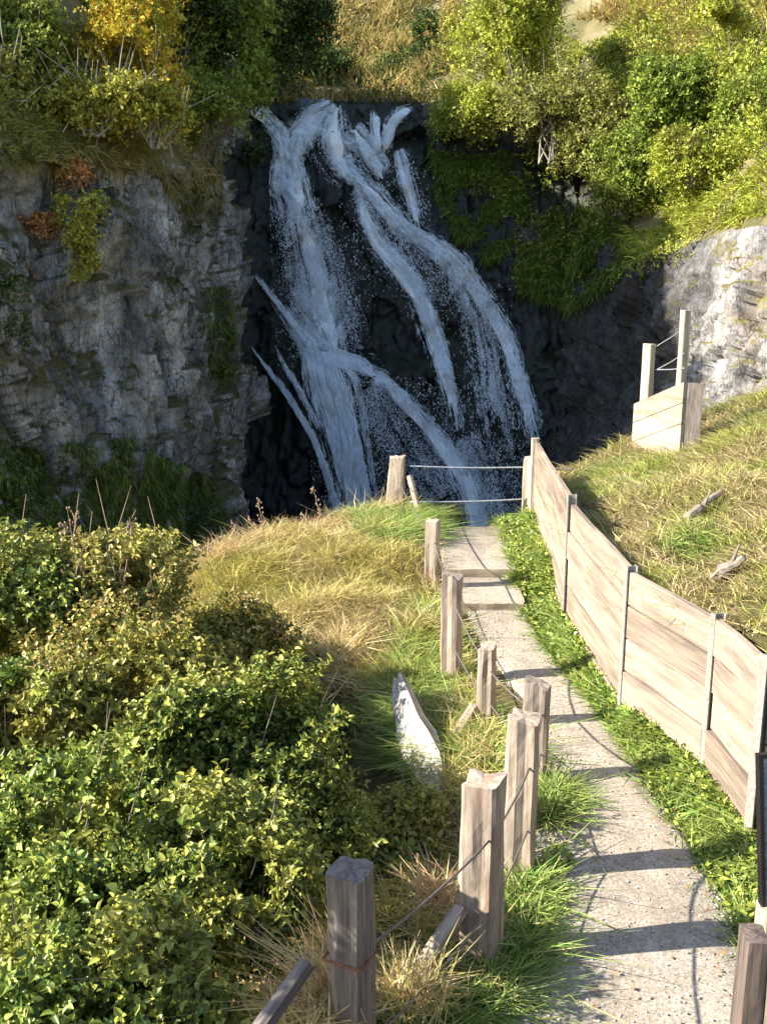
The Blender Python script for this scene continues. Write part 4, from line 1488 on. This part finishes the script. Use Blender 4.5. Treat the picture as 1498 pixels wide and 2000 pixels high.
# ------------------------------------------------------------------ shrubs and trees above the cliffs
TOP = [  # px, py, s, rx, ry, rz, n, nl, L, leaf, mat, label, name, gap, twigs
    (235, 110, 20.0, 1.25, 1.0, 1.45, 2100, 9, .34, .085, 'yellowleaf', 'golden yellow autumn shrub on top of the left cliff', 'shrub', .62, 8),
    (190, 205, 19.4, 1.15, .7, .45, 900, 9, .34, .085, 'yelgreen', 'yellow green shrub with pale twigs spilling over the left cliff edge', 'shrub', .60, 40),
    (300, 225, 20.0, .7, .6, .5, 500, 8, .32, .085, 'yelgreen', 'thin yellow shrub hanging from the cliff edge, beside the dark trees', 'shrub', .55, 25),
    (50, 95, 19.4, .75, .7, .65, 900, 9, .30, .085, 'midleaf', 'bright green shrub at the left edge on top of the cliff', 'shrub', .62, 6),
    (20, 190, 18.8, .65, .6, .55, 480, 8, .30, .08, 'oliveleaf', 'sparse brown olive shrub on the left cliff rim', 'shrub', .52, 40),
    (60, -20, 22.5, 1.6, 1.2, 1.0, 1500, 9, .36, .10, 'oliveleaf', 'olive shrub on the hillside in the top left corner', 'shrub', .60, 10),
    (330, 40, 25.5, 1.5, 1.3, 1.5, 1700, 9, .42, .11, 'darkleaf', 'dark green tree behind the golden shrub', 'tree', .62, 0),
    (415, 105, 26.5, 1.4, 1.4, 2.0, 2500, 9, .42, .115, 'midleaf', 'green leafy tree on the cliff corner left of the waterfall top', 'tree', .60, 0),
    (400, 235, 24.6, .8, .8, .95, 1100, 9, .36, .10, 'midleaf', 'green shrub drooping over the cliff corner below the leafy tree', 'shrub', .60, 0),
    (530, 50, 33.0, 1.6, 1.4, 1.9, 2000, 9, .5, .12, 'darkleaf', 'dark tree hanging over the head of the waterfall', 'tree', .62, 0),
    (580, 150, 39.5, 1.9, 1.2, .75, 1200, 9, .5, .12, 'darkleaf', 'dark low shrub at the left lip of the waterfall', 'shrub', .65, 0),
    (690, 150, 41.0, 2.0, 1.2, .75, 1200, 9, .5, .12, 'oliveleaf', 'olive brown shrub above the middle of the waterfall lip', 'shrub', .62, 0),
    (780, 165, 41.0, 1.2, 1.0, .6, 700, 9, .45, .12, 'darkleaf', 'small dark shrub above the right end of the waterfall lip', 'shrub', .62, 0),
    (838, 95, 41.0, .65, .65, 1.75, 1100, 9, .40, .12, 'darkleaf', 'narrow dark tree standing above the right end of the waterfall', 'tree', .7, 0),
    (985, 90, 34.0, 1.75, 1.5, 2.1, 3300, 10, .50, .11, 'limeleaf', 'rounded bright lime green tree right of the waterfall top', 'tree', .66, 0),
    (930, 215, 33.6, 1.15, 1.0, .85, 1200, 9, .42, .11, 'limeleaf', 'low lime shrub under the rounded lime tree', 'shrub', .62, 0),
    (1080, 230, 32.0, 1.5, 1.3, 1.3, 2000, 9, .45, .105, 'oliveleaf', 'olive shrub with pale dead twigs below the lime tree', 'shrub', .58, 60),
    (1180, 250, 31.0, 1.2, 1.1, 1.1, 1300, 9, .42, .105, 'oliveleaf', 'olive green shrub between the dead twigs and the leafy green shrub', 'shrub', .60, 10),
    (1310, 215, 28.5, 1.2, 1.1, 1.35, 1700, 9, .42, .11, 'midleaf', 'leafy green shrub on the right slope under the brow', 'shrub', .60, 6),
    (1430, 110, 28.0, 1.2, 1.1, 1.5, 1800, 9, .42, .11, 'limeleaf', 'tall yellow green shrub by the right edge of the slope', 'shrub', .60, 6),
    (1490, 220, 26.0, .8, .8, 1.0, 900, 9, .40, .10, 'midleaf', 'green shrub cut by the right edge above the pale rock', 'shrub', .60, 6),
    (1210, 345, 28.8, 1.2, 1.0, 1.0, 1400, 9, .40, .10, 'midleaf', 'green shrub in half shade above the mossy overhang', 'shrub', .62, 4),
    (1350, 310, 26.0, .85, .8, .6, 800, 9, .36, .095, 'limeleaf', 'low lime shrub above the pale rock face', 'shrub', .60, 4),
    (1230, 30, 41.0, 2.2, 1.6, 1.0, 1300, 9, .5, .13, 'limeleaf', 'lime shrub high on the right hillside beside the bare patch', 'shrub', .6, 0),
    (1370, 5, 38.0, 2.0, 1.5, 1.2, 1400, 9, .5, .13, 'oliveleaf', 'olive shrub high on the right hillside', 'shrub', .6, 0),
    (1490, 10, 36.0, 1.4, 1.3, 1.5, 1100, 9, .5, .13, 'midleaf', 'green shrub in the top right corner', 'shrub', .6, 0),
    (1240, 130, 36.0, 1.5, 1.2, .8, 900, 9, .45, .12, 'limeleaf', 'flat lime shrub on the brow over the dark hollow', 'shrub', .62, 0),
]
for i, (px, py, s, rx, ry, rz, n, nl, L, lf, mt, lb, nm_, gap, tw) in enumerate(TOP):
    shrub(nm_, lb, nm_, P(px, py, s), (rx * 1.08, ry, rz * 1.1), int(n * 1.7), nl, L, lf, lf * .6, M[mt], 200 + i, 'trees and shrubs above the cliffs', clumps=13, stems=9, twigs=tw, gap=gap,
          stem_r=.03, bark='palebark' if tw > 20 else 'bark', foliage='crown' if nm_ == 'tree' else 'foliage', gfreq=1.0)

def inside(q, px, py):
    r_, j = False, len(q) - 1
    for i in range(len(q)):
        if (q[i][1] > py) != (q[j][1] > py) and px < (q[j][0] - q[i][0]) * (py - q[i][1]) / (q[j][1] - q[i][1]) + q[i][0]: r_ = not r_
        j = i
    return r_

def scrub(label, polys, n, h, L, lf, mat, seed, gap=.6):
    """Low leafy ground cover that grows on a hillside or rock ledge: sprigs of leaves, too many to count."""
    g = np.random.default_rng(seed)
    bs, ds = [], []
    for q in polys:
        xs, ys = [a[0] for a in q], [a[1] for a in q]
        m = int(n * (max(xs) - min(xs)) * (max(ys) - min(ys)) / 1e5)
        for _ in range(m):
            px, py = g.uniform(min(xs), max(xs)), g.uniform(min(ys), max(ys))
            if not inside(q, px, py) or (1085 < px < 1200 and 45 < py < 125): continue
            loc, nm, s = hit(px, py)
            if loc is None or s < 14: continue
            bs.append(loc[:]); ds.append((nm * .6 + Vector((0, 0, .7)))[:])
    b, d = np.array(bs), np.array(ds)
    cl_ = vnoise(b * .9 + seed, seed)
    k = cl_ < gap
    b, d, cl_ = b[k], d[k], cl_[k]
    d = unit(d + g.normal(size=d.shape) * .4)
    b = b + d * (h * g.uniform(0, 1, len(b)) * (1.2 - cl_))[:, None]
    v, f = sprig_leaves(g, b, d, L * g.uniform(.6, 1.3, len(b)), 8, lf, lf * .6)
    return tag(np_mesh('undergrowth', v, f, mat), label, 'undergrowth', kind='stuff')

scrub('sunlit lime undergrowth covering the right hillside', [[(870, 60), (1498, 20), (1498, 320), (1400, 340), (1150, 420), (1000, 300), (880, 230)]], 4200, 1.0, .4, .10, M['limeleaf'], 501, .55)
scrub('mid green undergrowth in the hollows of the right hillside', [[(1000, 120), (1498, 60), (1498, 300), (1380, 380), (1220, 450), (1060, 400)]], 2400, .9, .4, .10, M['midleaf'], 502, .52)
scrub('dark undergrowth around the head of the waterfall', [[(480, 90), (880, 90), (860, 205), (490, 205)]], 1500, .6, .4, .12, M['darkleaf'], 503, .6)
scrub('mossy green undergrowth on the overhang right of the waterfall', [[(1005, 430), (1235, 400), (1240, 540), (1120, 610), (1010, 575)], [(860, 260), (1040, 320), (1040, 430), (930, 420)]], 3600, .35, .28, .075, M['midleaf'], 506, .6)
scrub('lime undergrowth spilling over the pale rock face', [[(1190, 380), (1460, 340), (1460, 430), (1320, 520), (1230, 560)]], 2600, .35, .28, .075, M['limeleaf'], 507, .55)
scrub('olive undergrowth along the rim of the left cliff', [[(0, 90), (440, 90), (440, 330), (330, 270), (100, 250), (0, 240)]], 2200, .6, .32, .085, M['oliveleaf'], 504, .55)
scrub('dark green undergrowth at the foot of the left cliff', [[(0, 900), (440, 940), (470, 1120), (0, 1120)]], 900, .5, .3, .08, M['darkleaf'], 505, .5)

# small plants on the cliff faces
CP = [(170, 430, .45, .55, 420, 'yelgreen', 'yellow green bush growing on the left cliff face'), (75, 432, .35, .30, 240, 'orangeleaf', 'rust orange plant on the left cliff ledge'),
      (150, 500, .28, .3, 200, 'yelgreen', 'small yellow plant below the bush on the left cliff'), (445, 690, .42, .75, 480, 'hanggrass', 'mossy green plant hanging at the dark edge of the left cliff'),
      (140, 335, .3, .2, 120, 'orangeleaf', 'dry tan tuft high on the left cliff'), (10, 590, .4, .8, 420, 'darkleaf', 'dark green plant on the cliff at the left edge'),
      (490, 300, .7, .7, 500, 'darkleaf', 'dark shrub on the alcove wall left of the waterfall head')]
for i, (px, py, r_, rz, n, mt, lb) in enumerate(CP):
    loc, nm, s = hit(px, py)
    shrub('plant', lb, 'plant', loc + nm * .12, (r_, r_ * .8, rz), n, 8, .2, .075, .045, M[mt], 300 + i, foot=loc.z, clumps=6, stems=4, gap=.7, stem_r=.01)

# grass and fern sheets that hang on shaded rock
def hanging(name, label, polys, n, h, wd, mat, seed, dn=-.8):
    """Drooping blades rooted on the rock inside a region of the view."""
    g = np.random.default_rng(seed)
    bs, ns = [], []
    for poly in polys:
        q = np.array(poly, float)
        x0, y0, x1, y1 = q[:, 0].min(), q[:, 1].min(), q[:, 0].max(), q[:, 1].max()
        cnt = 0
        tries = 0
        m = int(n * ((x1 - x0) * (y1 - y0)) / 1e5)
        while cnt < m and tries < m * 6:
            tries += 1
            px, py = g.uniform(x0, x1), g.uniform(y0, y1)
            ins = False
            j = len(q) - 1
            for i in range(len(q)):
                if (q[i, 1] > py) != (q[j, 1] > py) and px < (q[j, 0] - q[i, 0]) * (py - q[i, 1]) / (q[j, 1] - q[i, 1]) + q[i, 0]: ins = not ins
                j = i
            if not ins: continue
            loc, nm, s = hit(px, py)
            if loc is None or s < 14: continue
            if vnoise(np.array([loc[:]]) * 1.1, seed)[0] < .36: continue
            bs.append(loc[:])
            ns.append(nm[:])
            cnt += 1
    b, nn = np.array(bs), np.array(ns)
    k = len(b)
    d = unit(nn * .9 + np.array([0, 0, .45]) + g.normal(size=(k, 3)) * .4)
    bd = np.zeros((k, 3))
    bd[:, 2] = dn
    bd += g.normal(size=(k, 3)) * .2
    v, f = blades(g, b - nn * .03, d, h * g.uniform(.5, 1.3, k), wd * g.uniform(.6, 1.4, k), bd)
    return tag(np_mesh(name, v, f, mat), label, 'grass', kind='stuff')

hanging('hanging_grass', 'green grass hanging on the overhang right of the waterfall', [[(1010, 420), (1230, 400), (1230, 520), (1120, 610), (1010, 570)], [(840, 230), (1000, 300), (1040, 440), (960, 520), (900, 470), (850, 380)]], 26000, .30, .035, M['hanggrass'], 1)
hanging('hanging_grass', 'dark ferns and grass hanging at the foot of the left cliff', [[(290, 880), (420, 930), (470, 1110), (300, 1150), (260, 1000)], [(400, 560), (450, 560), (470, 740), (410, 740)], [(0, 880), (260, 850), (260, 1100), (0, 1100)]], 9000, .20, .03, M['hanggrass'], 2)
hanging('hanging_grass', 'rank olive grass along the top of the left cliff', [[(0, 150), (330, 150), (330, 300), (0, 330)]], 9000, .28, .025, M['oliveleaf'], 8, -.6)
hanging('hanging_grass', 'brown dry grass hanging under the rim of the left cliff', [[(90, 260), (430, 270), (440, 420), (360, 420), (300, 330), (100, 330)]], 7500, .28, .028, M['tangrass'], 3)
hanging('hanging_grass', 'sunlit yellow grass on the ledges above the pale rock face', [[(1230, 430), (1450, 370), (1450, 440), (1330, 470), (1240, 520)], [(1080, 60), (1498, 250), (1498, 420), (1220, 470), (1200, 300)]], 5200, .38, .04, M['limeleaf'], 4, -.6)
hanging('hanging_grass', 'tan dry grass on the hillside above the waterfall', [[(480, 0), (900, 0), (900, 200), (500, 200)], [(1060, 0), (1498, 0), (1498, 130), (1220, 110), (1200, 40), (1060, 40)]], 9000, .7, .06, M['tangrass'], 5, -.35)

# ------------------------------------------------------------------ the waterfall
STREAMS = [  # points (px, py, half width px), density, length, spread power
    ([(478, 212, 6), (520, 232, 14), (548, 262, 16), (562, 300, 20), (570, 360, 32), (588, 430, 40)], 1.6, .30, .9),
    ([(648, 210, 12), (612, 236, 26), (582, 272, 26), (566, 318, 26), (575, 380, 34)], 1.3, .20, 1.0),
    ([(658, 210, 14), (650, 250, 32), (652, 290, 42), (668, 330, 34), (700, 362, 20)], .80, .12, 1.0),
    ([(588, 430, 40), (605, 500, 46), (622, 570, 54), (640, 640, 58), (655, 700, 56)], 1.1, .07, .8),
    ([(575, 400, 40), (600, 520, 55), (625, 640, 70)], .25, .10, 1.0),
    ([(690, 255, 30), (720, 300, 34), (745, 350, 28)], .8, .12, 1.0),
    ([(655, 320, 14), (700, 355, 16), (745, 400, 17), (790, 448, 18), (840, 475, 20), (878, 500, 20), (915, 548, 18), (950, 600, 17), (985, 660, 16), (1008, 730, 16), (1030, 800, 18), (1045, 870, 20)], 1.3, .24, .8),
    ([(850, 490, 20), (900, 560, 28), (930, 640, 34), (950, 730, 38), (970, 830, 44), (985, 900, 46)], .30, .14, 1.0),
    ([(700, 360, 10), (712, 420, 14), (740, 480, 20), (785, 530, 22), (820, 580, 22), (845, 640, 22), (862, 700, 20), (880, 770, 18), (892, 840, 18)], .75, .22, .9),
    ([(690, 380, 20), (740, 440, 34), (800, 520, 40), (870, 600, 30)], .22, .10, 1.0),
    ([(805, 212, 8), (780, 222, 14), (762, 246, 12), (750, 300, 12)], 1.1, .2, .9),
    ([(735, 222, 10), (735, 260, 9), (740, 300, 10)], .7, .3, .9),
    ([(775, 300, 14), (790, 350, 20), (805, 400, 18), (818, 445, 15)], .85, .14, 1.0),
    ([(505, 545, 5), (545, 600, 9), (585, 655, 14), (625, 700, 24)], .48, .3, .9),
    ([(600, 690, 24), (650, 705, 40), (700, 715, 30), (740, 738, 18)], 1.2, .14, 1.0),
    ([(630, 700, 34), (650, 760, 44), (668, 820, 40), (682, 890, 34), (695, 960, 30), (700, 1060, 32)], 1.5, .36, .9),
    ([(560, 610, 8), (600, 690, 14), (632, 770, 16), (655, 850, 15)], .55, .34, .9),
    ([(495, 685, 3), (540, 745, 5), (580, 800, 6), (610, 850, 7), (635, 920, 7), (655, 985, 8), (680, 1050, 12)], .9, .34, .9),
    ([(545, 690, 5), (590, 770, 6), (625, 840, 7)], .45, .3, .9),
    ([(735, 735, 14), (780, 780, 14), (825, 825, 15), (860, 868, 17), (895, 915, 20), (920, 965, 22), (935, 1040, 24)], .9, .22, .9),
    ([(720, 760, 40), (760, 820, 70), (810, 900, 80), (850, 980, 70)], .16, .07, 1.0),
    ([(900, 860, 50), (940, 930, 60), (960, 1020, 60)], .20, .10, 1.0),
    ([(690, 960, 60), (700, 1040, 80)], .3, .10, 1.0),
]
def veil_mat():
    m, n, b, out = new_mat('veil_of_water')
    b.inputs['Base Color'].default_value = (.95, .97, .98, 1)
    b.inputs['Roughness'].default_value = .3
    uv = N(n, 'ShaderNodeUVMap')
    sep = N(n, 'ShaderNodeSeparateXYZ')
    n.links.new(uv.outputs[0], sep.inputs[0])
    a = noise(n, mapping(n, uv.outputs[0], (7, .55, 1)), 1.6, 6, .62, .25)
    e = N(n, 'ShaderNodeMapRange', interpolation_type='SMOOTHSTEP')
    ab = N(n, 'ShaderNodeMath', operation='ABSOLUTE')
    n.links.new(sep.outputs[0], ab.inputs[0])
    n.links.new(ab.outputs[0], e.inputs[0])
    e.inputs[1].default_value = .15
    e.inputs[2].default_value = 1.0
    e.inputs[3].default_value = .20
    e.inputs[4].default_value = -.32
    ad = N(n, 'ShaderNodeMath', operation='ADD')
    n.links.new(a, ad.inputs[0])
    n.links.new(e.outputs[0], ad.inputs[1])
    lo = noise(n, mapping(n, uv.outputs[0], (1.7, .8, 1)), 1.4, 4, .6, .6)
    a2 = N(n, 'ShaderNodeMath', operation='MULTIPLY_ADD')
    n.links.new(lo, a2.inputs[0])
    a2.inputs[1].default_value = .9
    n.links.new(ad.outputs[0], a2.inputs[2])
    al = ramp(n, a2.outputs[0], [(.84, (0, 0, 0)), (1.22, (.9, .9, .9))])
    t = N(n, 'ShaderNodeBsdfTransparent')
    mx = N(n, 'ShaderNodeMixShader')
    n.links.new(al, mx.inputs[0])
    n.links.new(t.outputs[0], mx.inputs[1])
    n.links.new(b.outputs[0], mx.inputs[2])
    n.links.new(mx.outputs[0], out.inputs[0])
    return m
M['veil'] = veil_mat()
rv, rf, ruv = [], [], []
for si, (pts, dens, ln, pw) in enumerate(STREAMS):
    if dens < .5: continue
    q = np.array(pts, float)
    seg = np.linalg.norm(np.diff(q[:, :2], axis=0), axis=1)
    cum = np.concatenate([[0], np.cumsum(seg)])
    nt_ = max(6, int(cum[-1] / 7))
    t = np.linspace(0, cum[-1], nt_)
    cx, cy, wd_ = [np.interp(t, cum, q[:, k]) for k in range(3)]
    ker = np.ones(5) / 5
    if nt_ > 8:
        cx[2:-2], cy[2:-2] = np.convolve(cx, ker, 'valid'), np.convolve(cy, ker, 'valid')
    dx, dy = np.gradient(cx), np.gradient(cy)
    l_ = np.hypot(dx, dy)
    taper = sstep(t / cum[-1], 0, .12) if q[0, 2] < 12 else .45 + .55 * sstep(t / cum[-1], 0, .25)
    if q[-1, 1] < 950: taper = taper * (1 - .9 * sstep(t / cum[-1], .8, 1))
    D = np.zeros((nt_, 9))
    PXY = np.zeros((nt_, 9, 2))
    for i in range(nt_):
        for k in range(9):
            u = (k / 4 - 1)
            wdk = wd_[i] * 1.15 * (.25 + .75 * taper[i]) * u
            PXY[i, k] = (cx[i] - dy[i] / l_[i] * wdk, cy[i] + dx[i] / l_[i] * wdk)
            loc, nm, s_ = hit(PXY[i, k, 0], PXY[i, k, 1], FALLS_BVH)
            D[i, k] = s_ if s_ else 34.0
    Ds = D.copy()
    for _ in range(3):
        Ds[1:-1] = (Ds[:-2] + Ds[1:-1] * 2 + Ds[2:]) / 4
        Ds[:, 1:-1] = (Ds[:, :-2] + Ds[:, 1:-1] * 2 + Ds[:, 2:]) / 4
    Ds = np.minimum(Ds, D) - .12 - .02 * (si % 5)
    o = len(rv)
    for i in range(nt_):
        for k in range(9):
            rv.append(P(PXY[i, k, 0], PXY[i, k, 1], Ds[i, k])[:])
            edge_ = (k / 4 - 1)
            edge_ = math.copysign(max(min(1, abs(edge_) + (.3 if ln < .18 else 0)), 1 - taper[i]), edge_ or 1)
            ruv.append((edge_, t[i] / 55 + si * 3.7))
    for i in range(nt_ - 1):
        for k in range(8):
            a = o + i * 9 + k
            rf.append((a, a + 1, a + 10, a + 9))
vo = np_mesh('waterfall', np.array(rv), rf, M['veil'], smooth=True)
uvl = vo.data.uv_layers.new(name='UVMap')
li = np.zeros(len(vo.data.loops), np.int32)
vo.data.loops.foreach_get('vertex_index', li)
uvl.data.foreach_set('uv', np.array(ruv)[li].ravel().astype(np.float32))
tag(vo, 'thin veils of water sliding down the dark rock', kind='structure')

gw = np.random.default_rng(77)
wv, wf = [], []
cnt = 0
for pts, dens, ln, pw in STREAMS:
    q = np.array(pts, float)
    seg = np.linalg.norm(np.diff(q[:, :2], axis=0), axis=1)
    area = (seg * (q[:-1, 2] + q[1:, 2])).sum()
    n = int(area * dens * 1.5)
    cum = np.concatenate([[0], np.cumsum(seg)])
    wmean = (q[:-1, 2] + q[1:, 2]) / 2 * seg
    t = gw.uniform(0, 1, n * 2) * cum[-1]
    wid = np.interp(t, cum, q[:, 2])
    keep = gw.uniform(0, q[:, 2].max(), len(t)) < wid
    t, wid = t[keep][:n], wid[keep][:n]
    cx = np.interp(t, cum, q[:, 0])
    cy = np.interp(t, cum, q[:, 1])
    dx = np.interp(t + 6, cum, q[:, 0]) - np.interp(t - 6, cum, q[:, 0])
    dy = np.interp(t + 6, cum, q[:, 1]) - np.interp(t - 6, cum, q[:, 1])
    l_ = np.hypot(dx, dy) + 1e-6
    u = np.clip(gw.normal(size=len(t)) * .50, -1.4, 1.4)
    # strands: the flow gathers into threads across its width
    strand = vnoise(np.stack([u * 5 + cnt * 7.7, t * .010, t * 0], 1), 5)
    strand = .6 * strand + .4 * vnoise(np.stack([u * 14 + cnt * 3.3, t * .022, t * 0], 1), 6)
    ok = gw.uniform(0, 1, len(t)) < sstep(strand, .36 if ln > .1 else .2, .62) + .03
    if q[-1, 1] < 950: ok &= gw.uniform(0, 1, len(t)) < 1 - .9 * sstep(t / cum[-1], .72, 1)
    if q[0, 2] < 12: ok &= gw.uniform(0, 1, len(t)) < .15 + .85 * sstep(t / cum[-1], 0, .35)
    cx, cy, dx, dy, l_, u, wid = [a[ok] for a in (cx, cy, dx, dy, l_, u, wid)]
    wig = fbm(np.stack([t[ok] * .012, t[ok] * 0 + cnt * 5.1, t[ok] * 0], 1), 9, 3) * np.minimum(wid * .6, 9)
    px = cx - dy / l_ * (u * wid * .9 + wig)
    pyy = cy + dx / l_ * (u * wid * .9 + wig)
    for i in range(len(px)):
        loc, nm, s = hit(px[i], pyy[i], FALLS_BVH)
        if loc is None: continue
        s0 = s
        wj = px[i] + dx[i] / l_[i] * 7
        loc2 = P(wj, pyy[i] + dy[i] / l_[i] * 7, s0)
        fl = (loc2 - loc)
        fl.y -= abs(fl.z) * .45
        fl = (fl.normalized() + Vector(gw.normal(size=3)) * (.10 if ln > .15 else .35)).normalized()
        big = gw.uniform() < .75
        L_ = ln * gw.uniform(.4, 1.4)
        W_ = gw.uniform(.010, .030) if big else gw.uniform(.018, .034)
        if not big: L_ = W_ * gw.uniform(1, 2)
        nm2 = Vector((gw.normal() * .4, -.6, 1.0 + gw.normal() * .4)).normalized()
        sd_ = fl.cross(nm2).normalized()
        p = loc + Vector((0, -1, .3)) * gw.uniform(.05, .28 if dens > .5 else .5)
        o = len(wv)
        wv += [p - fl * L_ * .5, p + sd_ * W_ * .5, p + fl * L_ * .5, p - sd_ * W_ * .5]
        wf.append((o, o + 1, o + 2, o + 3))
    cnt += 1
# drops thrown clear of the rock
SPRAY = [(560, 330, 700, 700, 1500), (690, 330, 860, 620, 900), (690, 740, 900, 1000, 2600), (860, 560, 1000, 900, 1900), (880, 860, 1020, 1030, 1300), (540, 560, 660, 720, 700), (600, 900, 760, 1050, 900)]
for x0, y0, x1, y1, m in SPRAY:
    for _ in range(m):
        ax, ay = gw.uniform(x0, x1), gw.uniform(y0, y1)
        if vnoise(np.array([[ax * .02, ay * .006, 0]]), 3)[0] < gw.uniform(.25, .7): continue
        loc, nm, s = hit(ax, ay, FALLS_BVH)
        if loc is None: continue
        r_ = gw.uniform(.008, .022)
        p = loc + Vector((0, -1, .2)) * gw.uniform(.1, .7)
        k1 = Vector((1, gw.normal() * .4, gw.normal() * .4)).normalized() * r_
        k2 = Vector((gw.normal() * .3, gw.normal() * .3, 1)).normalized() * r_ * gw.uniform(1, 2.5)
        o = len(wv)
        wv += [p - k1, p - k2, p + k1, p + k2]
        wf.append((o, o + 1, o + 2, o + 3))
wo = np_mesh('waterfall', np.array([q[:] for q in wv]), wf, M['water'])
tag(wo, 'white waterfall spreading down the dark rock', kind='structure')
print('streaks', len(wf))
